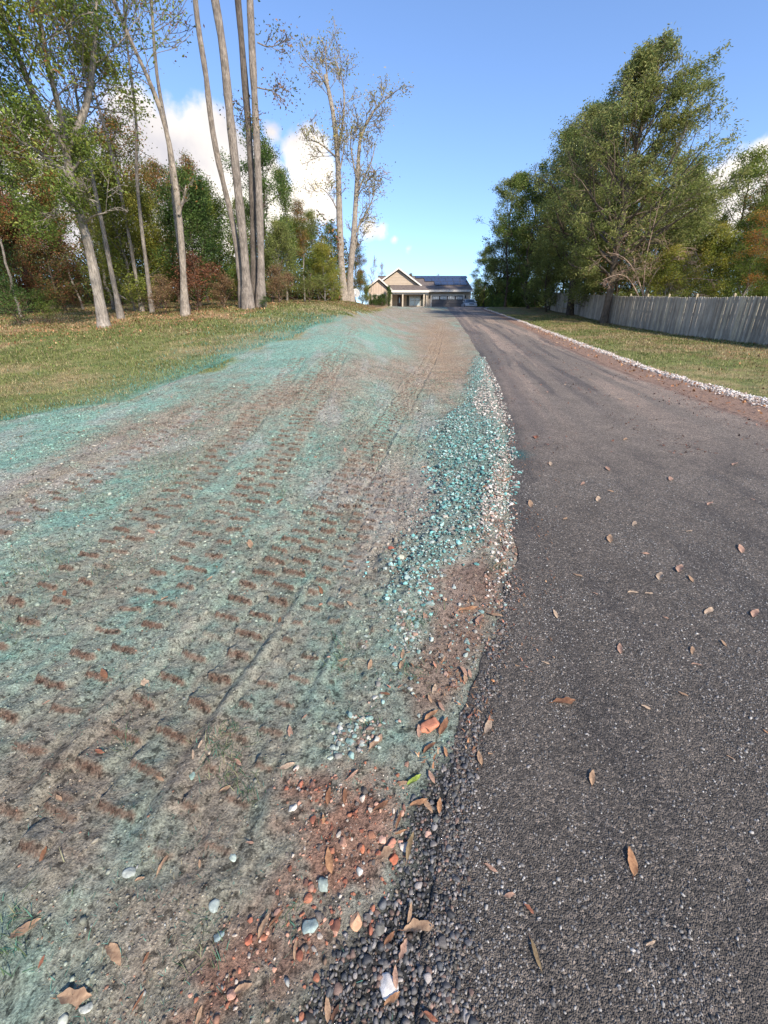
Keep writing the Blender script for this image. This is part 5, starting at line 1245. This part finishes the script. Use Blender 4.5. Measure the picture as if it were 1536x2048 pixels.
# ------------------------------------------------------------------ white car facing the camera
def car():
    Y = 67.5; xc = (ray(931, 605)[0] + ray(956, 605)[0]) / 2 * Y; z0 = h0(xc, Y) + .0
    e = empty('parked_car', (xc, Y, z0 + .03)); tag(e, 'white older sedan parked beside the garage facing the road', 'car')
    paint = simple_mat('white_car_paint', (.62, .63, .64), .3, var=.04); paint.node_tree.nodes['Principled BSDF'].inputs['Coat Weight'].default_value = .4
    rub = simple_mat('rubber', (.02, .02, .02), .8); chrome = simple_mat('chrome', (.5, .5, .52), .25, metal=.9); lens = simple_mat('lamp_lens', (.55, .57, .58), .1)
    # lofted body: sections along length y (0 front .. 4.8 rear): half width, bottom, belt height, shoulder inset
    secs = [(0, .70, .30, .56), (.08, .82, .24, .68), (.35, .88, .22, .74), (1.0, .91, .20, .82), (1.35, .92, .20, .88), (2.6, .92, .20, .92), (3.7, .91, .22, .93), (4.5, .87, .26, .90), (4.75, .80, .32, .84), (4.82, .72, .42, .74)]
    V = []; F = []; n = 12
    for (y, w, b, t) in secs:
        h = t - b
        prof = [(-w * .86, b), (-w * .97, b + h * .15), (-w, b + h * .45), (-w * .98, b + h * .75), (-w * .9, b + h * .94), (-w * .55, t), (0, t + .015), (w * .55, t), (w * .9, b + h * .94), (w * .98, b + h * .75), (w, b + h * .45), (w * .97, b + h * .15), (w * .86, b)]
        V += [(p[0], y, p[1]) for p in prof]
    m = 13
    for i in range(len(secs) - 1):
        for k in range(m - 1): F.append((i * m + k, i * m + k + 1, (i + 1) * m + k + 1, (i + 1) * m + k))
        F.append((i * m + m - 1, i * m, (i + 1) * m, (i + 1) * m + m - 1))
    F.append(tuple(range(m))[::-1]); F.append(tuple(range((len(secs) - 1) * m, len(secs) * m)))
    MB().add(V, F).build('body', paint, smooth=True).parent = e
    cab = [(1.25, .80, .90), (1.95, .66, 1.36), (2.35, .63, 1.42), (3.1, .63, 1.41), (3.45, .66, 1.34), (4.05, .78, .95)]
    MB().add([(-.66, 1.95, 1.355), (.66, 1.95, 1.355), (.64, 2.35, 1.425), (-.64, 2.35, 1.425), (.64, 3.1, 1.415), (-.64, 3.1, 1.415), (.66, 3.45, 1.345), (-.66, 3.45, 1.345), (-.66, 1.95, 1.33), (.66, 1.95, 1.33), (.66, 3.45, 1.32), (-.66, 3.45, 1.32)],
             [(0, 1, 2, 3), (3, 2, 4, 5), (5, 4, 6, 7), (8, 11, 10, 9), (0, 8, 9, 1), (6, 10, 11, 7), (0, 3, 5, 7, 11, 8), (1, 9, 10, 6, 4, 2)]).build('roof', paint).parent = e
    MB().slab((-.76, 1.22, .90), (.76, 1.22, .90), (.62, 1.95, 1.33), (-.62, 1.95, 1.33), (0, .02, .015)).build('windscreen', M['glass']).parent = e
    MB().slab((-.74, 4.08, .93), (.74, 4.08, .93), (.62, 3.45, 1.32), (-.62, 3.45, 1.32), (0, -.02, .015)).build('rear_window', M['glass']).parent = e
    for s in (-1, 1):
        MB().add([(s * .80, 1.35, .90), (s * .655, 1.98, 1.33), (s * .655, 3.42, 1.32), (s * .79, 4.0, .93), (s * .77, 1.4, .89), (s * .62, 1.98, 1.33), (s * .62, 3.42, 1.32), (s * .76, 4.0, .92)], [(0, 1, 2, 3), (7, 6, 5, 4), (0, 4, 5, 1), (1, 5, 6, 2), (2, 6, 7, 3), (3, 7, 4, 0)]).build('side_window', M['glass']).parent = e
        MB().tube([(s * .79, 1.22, .88), (s * .64, 1.95, 1.35)], .035, 6).build('pillar', paint).parent = e
        MB().box(min(s * .42, s * .74), max(s * .42, s * .74), -.01, .1, .52, .66).build('headlight', lens, bevel=.02).parent = e
        MB().add(*mirror(s)).build('door_mirror', paint).parent = e
        for y in (.85, 3.75):
            w = MB().tube([(s * .74, y, .31), (s * .76, y, .31), (s * .92, y, .31), (s * .94, y, .31)], [.26, .31, .31, .27], 18).build('wheel', rub, smooth=True); w.parent = e
            MB().tube([(s * .935, y, .31), (s * .955, y, .31)], [.19, .17], 14).build('hubcap', chrome).parent = w
    MB().box(-.36, .36, -.03, .04, .50, .64).build('grille', rub).parent = e
    MB().box(-.84, .84, -.10, .08, .28, .44).build('bumper', paint, bevel=.03).parent = e
    MB().box(-.16, .16, -.125, -.105, .31, .41).build('licence_plate', simple_mat('plate', (.5, .52, .55), .5)).parent = e


def mirror(s):
    a, b = sorted((s * .88, s * 1.06)); m = MB().box(a, b, 1.42, 1.50, .92, 1.05); return m.v, m.f


car()


# ------------------------------------------------------------------ individual fallen leaves
def leaf_mesh(kind, seed):
    """leaf of unit length lying along x with curled sides; kind: oval, long, lobed, star"""
    r = random.Random(seed); n = 22; V = []; F = []; m = 4
    wid = dict(oval=.16, long=.095, lobed=.20, star=.28)[kind]
    for i in range(n + 1):
        t = i / n
        w = wid * (math.sin(math.pi * t ** .85) ** .8) if kind in ('oval', 'long') else wid * (math.sin(math.pi * min(t, 1)) ** .7) * (.66 + .42 * math.cos(t * 2 * math.pi * (1.25 if kind == 'lobed' else 1.5) + seed) ** 2)
        if kind == 'star': w *= 1.25
        w = max(w * (1 + r.uniform(-.12, .12)), .006); bend = .045 * math.sin(t * 3.1 + seed * 2.1) ; arch = .04 * math.sin(math.pi * t) * r.uniform(.9, 1.1) + .05 * (t - .5) ** 2
        for k in range(-m, m + 1):
            u = k / m; V.append((t - .5, bend + u * w, arch + .28 * w * abs(u) ** 1.3 * (.8 + .8 * math.sin(seed + t * 5 + (u > 0) * 1.5)) + r.uniform(-.006, .006)))
    c = 2 * m + 1
    for i in range(n):
        for k in range(c - 1): F.append((i * c + k, i * c + k + 1, (i + 1) * c + k + 1, (i + 1) * c + k))
    me = bpy.data.meshes.new('blade'); me.from_pydata(V, [], F); me.update()
    for p in me.polygons: p.use_smooth = True
    return me


def stalk_mesh():
    mb = MB().tube([(-.5, 0, .0), (-.58, .01, .02), (-.68, .03, .01)], [.012, .009, .006], 5); me = bpy.data.meshes.new('stalk'); me.from_pydata(mb.v, [], mb.f); me.update(); return me


LEAFM = {}
def leaf_mat(col):
    k = tuple(col)
    if k not in LEAFM:
        m, nt, b = mat_new('leaf_tissue'); L = nt.links; tc = ND(nt, 'ShaderNodeTexCoord'); nz = ND(nt, 'ShaderNodeTexNoise', Scale=5.0, Detail=8.0, Roughness=.75, Distortion=.6); L.new(tc.outputs['Object'], nz.inputs['Vector'])
        cr = ND(nt, 'ShaderNodeValToRGB'); cr.color_ramp.elements[0].position = .3; cr.color_ramp.elements[1].position = .65; cr.color_ramp.elements[0].color = (col[0] * .38, col[1] * .3, col[2] * .28, 1); cr.color_ramp.elements[1].color = (*col, 1)
        L.new(nz.outputs['Fac'], cr.inputs[0]); L.new(cr.outputs[0], b.inputs['Base Color']); b.inputs['Roughness'].default_value = .6; b.inputs['Specular IOR Level'].default_value = .3
        LEAFM[k] = m
    return LEAFM[k]


TAN = (.42, .28, .17); PALE = (.50, .38, .26); BRN = (.25, .125, .065); RED = (.33, .14, .08); ORG = (.44, .24, .12); YG = (.36, .46, .08); DK = (.16, .085, .05); PINK = (.46, .29, .20)
CN = {TAN: 'tan', PALE: 'pale tan', BRN: 'brown', RED: 'reddish', ORG: 'orange', YG: 'yellow green', DK: 'dark brown', PINK: 'pinkish'}
# photo position, length in photo pixels, angle (deg, 0 = along image x, counter-clockwise), kind, colour, label or None
c7 = lambda x, y: (x / 2.56, 1300 + y / 2.56); c6 = lambda x, y: (600 + x / 2.738, 1300 + y / 2.738)
LV = [
    (c7(845, 1100), 58, 58, 'long', TAN, 'long narrow tan leaf alone on grey soil left of the red clay'), (c7(225, 1050), 34, 75, 'oval', BRN, 'oval brown leaf on the bare soil near the left photo edge'),
    (c7(140, 1430), 80, 24, 'oval', TAN, 'large tan leaf low at the left photo edge above the dark soil'), (c7(585, 1570), 54, -58, 'oval', TAN, 'bent tan leaf on dark soil in the lower left'),
    (c7(380, 1770), 74, 8, 'lobed', TAN, 'large lobed tan leaf beside two whitish stones bottom left'), (c7(215, 1600), 32, 60, 'oval', RED, 'dull reddish leaf between the two large tan leaves bottom left'),
    (c7(1245, 1745), 44, 22, 'oval', TAN, 'rounded tan leaf with a long stalk near the bottom edge on brown soil'), (c7(705, 1790), 50, 62, 'long', BRN, 'narrow brown leaf at the bottom left of centre'), (c7(1020, 1870), 46, 70, 'oval', TAN, 'tan leaf cut by the bottom edge left of the black chippings'),
    (c7(1355, 1420), 54, 66, 'oval', TAN, 'tan leaf on red clay crossing a darker narrow leaf'), (c7(1415, 1380), 46, 52, 'long', BRN, 'narrow darker leaf crossed with the tan leaf on red clay'),
    (c7(1475, 612), 34, 14, 'oval', PALE, 'pale leaf lying flat on grey soil above the red clay'), (c7(1490, 430), 26, 100, 'oval', PINK, 'pinkish leaf standing on the tread marks'), (c7(1160, 705), 30, 28, 'oval', TAN, 'tan leaf just below the tuft of grass'),
    (c7(740, 165), 24, 110, 'lobed', PALE, 'crumpled pale leaf among the tread marks'), (c7(1215, 575), 22, -40, 'oval', PINK, 'small pink leaf at the right of the grass tuft'), (c7(1030, 500), 18, 70, 'oval', PALE, 'small pale leaf at the left of the grass tuft'),
    (c7(990, 545), 22, 85, 'long', PALE, 'small narrow pale leaf below the left side of the grass tuft'), (c7(720, 1185), 22, 20, 'oval', TAN, 'small tan leaf beside the greyish stone on dark soil'), (c7(515, 530), 22, -15, 'oval', RED, 'small reddish leaf left of the grass tuft'),
    (c7(750, 1580), 30, 60, 'oval', BRN, 'small brown leaf right of the bent tan leaf'), (c7(1515, 1540), 46, 85, 'long', TAN, 'narrow tan leaf at the rim of the black chippings on clay'),
    (c6(415, 515), 40, 55, 'lobed', TAN, 'folded tan leaf next to the small heap of greenish gravel'), (c6(290, 700), 32, 38, 'long', PINK, 'narrow pinkish leaf on the upper rim of the red clay'), (c6(160, 820), 34, 80, 'oval', BRN, 'brown leaf half buried in the red clay, left of its twin'),
    (c6(245, 815), 32, 95, 'oval', BRN, 'brown leaf half buried in the red clay, right of its twin'), (c6(130, 950), 20, 90, 'oval', ORG, 'small orange leaf on the left part of the red clay'), (c6(165, 1170), 52, 98, 'oval', ORG, 'bright tan orange oval leaf on the middle of the red clay'),
    (c6(445, 870), 38, 38, 'oval', BRN, 'brownish leaf on red clay at the edge of the chippings'), (c6(470, 1120), 48, 28, 'lobed', TAN, 'olive tan leaf below the clay stones'), (c6(605, 1090), 60, 76, 'long', (.26, .19, .10), 'long olive brown leaf standing out on black chippings beside pink stones'),
    (c6(625, 725), 34, 40, 'oval', YG, 'the single bright yellow green leaf on the chippings'), (c6(565, 740), 26, -10, 'oval', TAN, 'tan leaf touching the yellow green leaf'), (c6(720, 710), 30, 112, 'oval', PINK, 'pinkish leaf just right of the yellow green leaf'),
    (c6(650, 848), 38, 26, 'oval', ORG, 'orange leaf forming an angle with a tan leaf on black chippings'), (c6(700, 865), 36, -62, 'oval', TAN, 'tan leaf forming an angle with the orange leaf'), (c6(765, 865), 32, 85, 'oval', ORG, 'orange brown leaf right of the angled pair'),
    (c6(540, 950), 38, 78, 'long', BRN, 'brown leaf at the edge between clay and black chippings'), (c6(550, 1012), 26, 10, 'long', ORG, 'thin orange leaf above the pinkish stones'), (c6(720, 375), 34, 38, 'oval', ORG, 'orange leaf lying on top of the large reddish stone'),
    (c6(785, 430), 38, 70, 'oval', BRN, 'brown leaf leaning on the right side of the large reddish stone'), (c6(650, 455), 26, 85, 'oval', PINK, 'pinkish leaf leaning on the left side of the large reddish stone'), (c6(710, 550), 32, 40, 'oval', BRN, 'brown leaf below the large reddish stone'), (c6(795, 572), 22, 110, 'oval', ORG, 'small orange leaf below right of the large reddish stone'),
    (c6(1030, 425), 34, 62, 'oval', PALE, 'pale leaf alone on the asphalt level with the large reddish stone'), (c6(985, 600), 30, 102, 'oval', TAN, 'tan leaf on fine asphalt below the pale leaf'), (c6(1045, 1205), 32, -32, 'oval', PINK, 'pale pinkish leaf on asphalt in the lower middle'),
    (c6(1145, 1357), 22, 5, 'oval', PINK, 'small flat pinkish leaf on asphalt right of the chippings'), (c6(1250, 1435), 30, -50, 'lobed', RED, 'crumpled red orange leaf on lower asphalt'), (c6(1290, 1690), 70, -68, 'long', (.23, .17, .09), 'long curled olive brown leaf on asphalt near the bottom'),
    (c6(600, 1450), 46, 76, 'long', TAN, 'upright tan leaf of the big leaf cluster on black chippings'), (c6(650, 1540), 62, 8, 'lobed', TAN, 'largest lobed tan leaf of the cluster on black chippings'), (c6(490, 1585), 34, 55, 'oval', BRN, 'brown leaf at the left of the leaf cluster on black chippings'),
    (c6(565, 1650), 42, 65, 'lobed', PINK, 'pinkish leaf below the leaf cluster on black chippings'), (c6(525, 1800), 48, 92, 'oval', PINK, 'reddish tan upright leaf near the bottom on black chippings'), (c6(505, 1920), 46, 48, 'oval', ORG, 'orange tan leaf close to the bottom edge on black chippings'),
    (c6(150, 1970), 56, 88, 'oval', TAN, 'rounded tan orange leaf cut by the bottom edge'), (c6(195, 2000), 44, 66, 'oval', DK, 'dark leaf tucked against the rounded tan leaf at the bottom edge'), (c6(715, 2030), 34, -30, 'oval', RED, 'reddish leaf at the very bottom on black chippings'),
    (c6(235, 65), 22, 5, 'oval', TAN, 'small tan leaf on soil above the small greenish gravel heap'), (c6(560, 85), 22, 65, 'oval', TAN, 'small tan leaf standing above the large reddish stone'), (c6(775, 325), 24, -55, 'oval', PINK, 'pinkish leaf at the asphalt edge above the large reddish stone'),
    (c6(735, 220), 20, 65, 'oval', PALE, 'small pale leaf above the pinkish leaf at the asphalt edge'), (c6(895, 130), 26, -60, 'oval', PINK, 'left one of two pink leaves side by side at the asphalt edge'), (c6(930, 142), 20, -70, 'oval', PINK, 'right one of two pink leaves side by side at the asphalt edge'),
    ((1262, 1725), 56, 97, 'oval', ORG, 'largest orange tan leaf lying alone on the asphalt'), ((1184, 1560), 30, 85, 'oval', TAN, 'upright tan leaf on the asphalt above the largest orange one'), ((1127, 1407), 44, 5, 'lobed', BRN, 'crumpled brown leaf flat on the mid asphalt'),
    ((1365, 1392), 24, -30, 'oval', TAN, 'tan leaf on asphalt right of the crumpled brown leaf'), ((1392, 1333), 22, -10, 'oval', PINK, 'pinkish leaf on asphalt at the right above the tan leaf'), ((1416, 1225), 18, 50, 'oval', PALE, 'pale leaf on asphalt near the right photo edge'),
    ((1155, 1153), 22, -20, 'oval', TAN, 'tan leaf on asphalt level with the brown needle heap'), ((1265, 1188), 22, -5, 'oval', PALE, 'left one of two pale leaves side by side on asphalt'), ((1297, 1190), 16, 0, 'oval', PALE, 'right one of two pale leaves side by side on asphalt'),
    ((1530, 1470), 18, -40, 'oval', ORG, 'orange leaf at the right photo edge on asphalt'), ((1460, 1520), 22, -30, 'long', TAN, 'thin tan leaf on asphalt near the right edge'), ((1300, 1890), 24, 40, 'long', PALE, 'thin pale leaf on asphalt in the lower right'),
    ((1018, 1795), 20, 8, 'oval', PINK, 'small pink leaf left of the red orange leaf on lower asphalt'), ((1072, 877), 20, 60, 'star', RED, 'red star shaped leaf on the upper asphalt beside the green stain'), ((935, 1222), 40, 10, 'oval', ORG, 'orange leaf on the brown leaf heap beside the asphalt edge'),
    ((990, 1235), 34, -20, 'oval', TAN, 'tan leaf on the brown heap touching the asphalt'), ((960, 1245), 26, 60, 'oval', PINK, 'pinkish leaf in the heap at the asphalt edge'), ((1000, 1130), 40, 25, 'long', TAN, 'long dry blade across the asphalt edge below the gravel heap'),
    ((965, 985), 22, 10, 'oval', ORG, 'orange leaf lying on the white side of the gravel heap'), ((852, 935), 20, 5, 'oval', TAN, 'tan leaf at the left side of the gravel heap'), ((995, 1000), 24, -15, 'oval', TAN, 'tan leaf at the asphalt side of the gravel heap'),
    ((1010, 965), 18, 20, 'oval', ORG, 'small orange leaf on the gravel heap rim'), ((925, 1058), 18, 40, 'oval', TAN, 'tan leaf on the lower end of the gravel heap'), ((805, 1310), 20, 90, 'oval', TAN, 'tan leaf beside the small greenish stones in the soil'),
]
SM = [(1380, 1160), (1360, 1140), (1378, 1065), (1268, 1050), (1220, 1080), (1383, 1305), (1290, 1418), (1290, 1110), (1220, 985), (1165, 970), (1095, 785), (1250, 880), (1340, 960), (1420, 1010), (1480, 1100), (1190, 1190), (1320, 1155), (1195, 1000), (1130, 1040), (1470, 930), (1300, 840), (1400, 900), (1505, 1000), (1100, 930), (1060, 1010), (1240, 800), (1180, 760), (1130, 770), (1215, 940), (1330, 1240), (1445, 1290), (1510, 1230), (1110, 1230), (1090, 1330), (1240, 1300)]
SMS = [(420, 1160), (300, 1060), (560, 1000), (620, 960), (500, 1090), (700, 1120), (640, 1180), (740, 1330), (560, 1240), (690, 900), (850, 1230), (870, 1330), (900, 1290), (930, 1360), (860, 1400), (770, 1390), (700, 1210), (330, 1200), (130, 1190), (90, 1400), (210, 1350), (400, 1730), (500, 1690), (120, 1600), (320, 1560), (610, 1440)]
for (x, y) in SM: LV.append(((x, y), random.uniform(9, 15) * (1 + (y - 900) / 900), random.uniform(0, 180), 'oval', random.choice([TAN, PALE, PINK]), None))
for (x, y) in SMS: LV.append(((x, y), random.uniform(10, 17) * (1 + (y - 1000) / 1200), random.uniform(0, 180), 'oval', random.choice([TAN, BRN, PINK]), 0))
LM = {k: [leaf_mesh(k, s) for s in range(3)] for k in ('oval', 'long', 'lobed', 'star')}; STALK = stalk_mesh()
for i, (p, ln, ang, kind, col, lab) in enumerate(LV):
    gx, gy = at_ground(*p); rl = float(road_left(np.array([gy]))[0]); rr = float(road_right(np.array([gy]))[0])
    a = math.radians(ang); gx2, gy2 = at_ground(p[0] + ln / 2 * math.cos(a), p[1] - ln / 2 * math.sin(a)); gx1, gy1 = at_ground(p[0] - ln / 2 * math.cos(a), p[1] + ln / 2 * math.sin(a))
    Lw = math.hypot(gx2 - gx1, gy2 - gy1) or .04; Lw = min(max(Lw, .016), .12); th = math.atan2(gy2 - gy1, gx2 - gx1)
    if gx > rl: T = (gx - rl) / (rr - rl); gz = float(road_z(np.array([gx]), np.array([gy]), np.array([T]))[0]) + .005
    else: gz = float(surf(np.array([gx]), np.array([gy]))[0]) + .005
    if rl - .15 < gx < rl + .1: gz += .006
    e = empty('fallen_leaf', (gx, gy, gz), th); e.scale = (Lw, Lw, Lw); e.rotation_euler = (random.uniform(-.15, .15) + .0, -math.atan(.08) * math.sin(th) + random.uniform(-.12, .02), th)
    grp = 'leaves fallen on the road and soil'
    if lab: tag(e, lab, 'leaf', grp)
    elif lab is None: tag(e, 'small dry leaf scattered on the bare asphalt away from the edge', 'leaf', 'small dry leaves on the asphalt')
    else: tag(e, 'small dry leaf scattered on the sprayed soil', 'leaf', 'small dry leaves on the soil')
    me = LM[kind][i % 3]; o = bpy.data.objects.new('blade', me if not me.materials else me.copy()); o.data.materials.clear(); o.data.materials.append(leaf_mat(col)); COL.objects.link(o); o.parent = e
    if ln > 28:
        o = bpy.data.objects.new('stalk', STALK if not STALK.materials else STALK.copy()); o.data.materials.clear(); o.data.materials.append(leaf_mat(BRN)); COL.objects.link(o); o.parent = e

# ------------------------------------------------------------------ individual larger stones
ST = [(c7(665, 1155), 26, (.30, .34, .34), 'grey white stone on dark soil in the lower left'), (c7(1125, 1455), 26, (.20, .27, .30), 'blue grey oval stone at the left rim of the red clay'), (c7(440, 1820), 28, (.42, .45, .43), 'larger whitish stone beside the lobed tan leaf'),
      (c7(315, 1875), 26, (.42, .46, .43), 'whitish stone below left of the lobed tan leaf'), (c7(1100, 1310), 30, (.30, .36, .36), 'angular pale grey stone above the blue grey stone'), (c7(1275, 1490), 22, (.32, .11, .07), 'round red clay stone under the crossed leaves'),
      (c7(1500, 825), 22, (.50, .50, .47), 'white stone at the upper rim of the red clay'), (c7(1195, 1060), 18, (.36, .44, .42), 'small pale stone left of the red clay'), (c7(985, 650), 20, (.22, .32, .30), 'grey green stone below the grass tuft'),
      (c6(127, 1300), 32, (.26, .32, .31), 'round grey green stone on the red clay beside the orange oval leaf'), (c6(55, 1518), 34, (.26, .34, .35), 'speckled grey green stone at the left of the clay'), (c6(310, 1487), 32, (.44, .27, .18), 'round tan orange stone at the rim of the black chippings'),
      (c6(480, 1838), 44, (.52, .52, .54), 'long white stone low on the black chippings'), (c6(710, 425), 46, (.40, .17, .11), 'large flat reddish stone with leaves on it'), (c6(450, 1048), 18, (.50, .32, .26), 'pinkish white stone at the left of the clay stones'), (c6(500, 1070), 22, (.46, .22, .16), 'pink stone in the middle of the clay stones'),
      (c6(570, 1080), 24, (.52, .46, .42), 'whitish stone at the right of the clay stones'), (c6(510, 1155), 24, (.36, .12, .07), 'red stone below the olive tan leaf'), (c6(400, 1030), 22, (.24, .12, .08), 'brown stone left of the pinkish white stone'), (c6(430, 1530), 30, (.13, .13, .125), 'large dark pebble right of the tan orange stone'),
      (c6(745, 930), 22, (.10, .11, .11), 'dark grey pebble below the angled pair of leaves'), (c6(700, 1010), 18, (.46, .30, .25), 'pinkish pebble among the black chippings'), (c6(190, 1520), 28, (.17, .08, .06), 'dark red stone left of the tan orange stone'), (c6(340, 1100), 20, (.38, .14, .08), 'small red stone on the lower clay'),
      (c6(325, 1225), 18, (.42, .44, .44), 'pale grey stone below the red clay stones'), (c6(345, 385), 18, (.50, .47, .40), 'cream stone topping the small greenish gravel heap'), (c6(170, 600), 14, (.38, .45, .41), 'pale green stone at the left foot of the small gravel heap'), (c6(585, 635), 14, (.28, .17, .13), 'brown pebble above the yellow green leaf'),
      ((800, 1120), 22, (.46, .48, .40), 'cream stone left of the lower end of the gravel heap'), ((782, 1098), 14, (.30, .10, .07), 'small red stone left of the gravel heap'), ((886, 1142), 18, (.20, .17, .16), 'grey brown stone on bare soil below the gravel heap'), ((862, 1275), 14, (.42, .52, .50), 'pale blue green stone on bare brown soil'),
      ((890, 1045), 18, (.42, .40, .36), 'large pale stone on the near end of the gravel heap'), ((903, 1068), 16, (.26, .22, .20), 'brownish stone on the near end of the gravel heap'), ((872, 978), 24, (.20, .27, .27), 'flat grey stone on the left side of the gravel heap'), (c6(1055, 180), 10, (.4, .2, .1), 'small orange stone on the asphalt edge')]
for i, (p, d, col, lab) in enumerate(ST):
    gx, gy = at_ground(*p); a = ray(p[0], p[1]); dist = math.sqrt(gx * gx + gy * gy + (CAMH - h0(gx, gy)) ** 2)
    depth = gy * math.cos(PITCH) + (CAMH - h0(gx, gy)) * math.sin(PITCH); R = d * depth / FPX / 2
    rl = float(road_left(np.array([gy]))[0]); gz = float(surf(np.array([gx]), np.array([gy]))[0])
    if gx > rl: gz = h0(gx, gy) + .012
    V, F = ico(3, 300 + i, .05, .5); V = V * (1 + .45 * (vnoise(V[:, 0] * 1.7 + i, V[:, 1] * 1.7 + V[:, 2] * 2.3, i) - .5) + .12 * (vnoise(V[:, 0] * 7 + i, V[:, 1] * 7 + V[:, 2] * 9, i) - .5))[:, None] * R * .85
    col_ = np.tile([col[0] * 1.02, col[1] * .96, col[2] * .86], (len(V), 1)) * (1 + (vnoise(V[:, 0] / R * 3, V[:, 1] / R * 3, i) - .5)[:, None] * .5)
    o = mesh_np('stone', V, F, M['stone'], col_); o.location = (gx, gy, gz + R * .12); o.rotation_euler.z = random.uniform(0, 6.28)
    tag(o, lab, 'stone', 'single larger stones on the ground')
print('objects', len(bpy.data.objects))
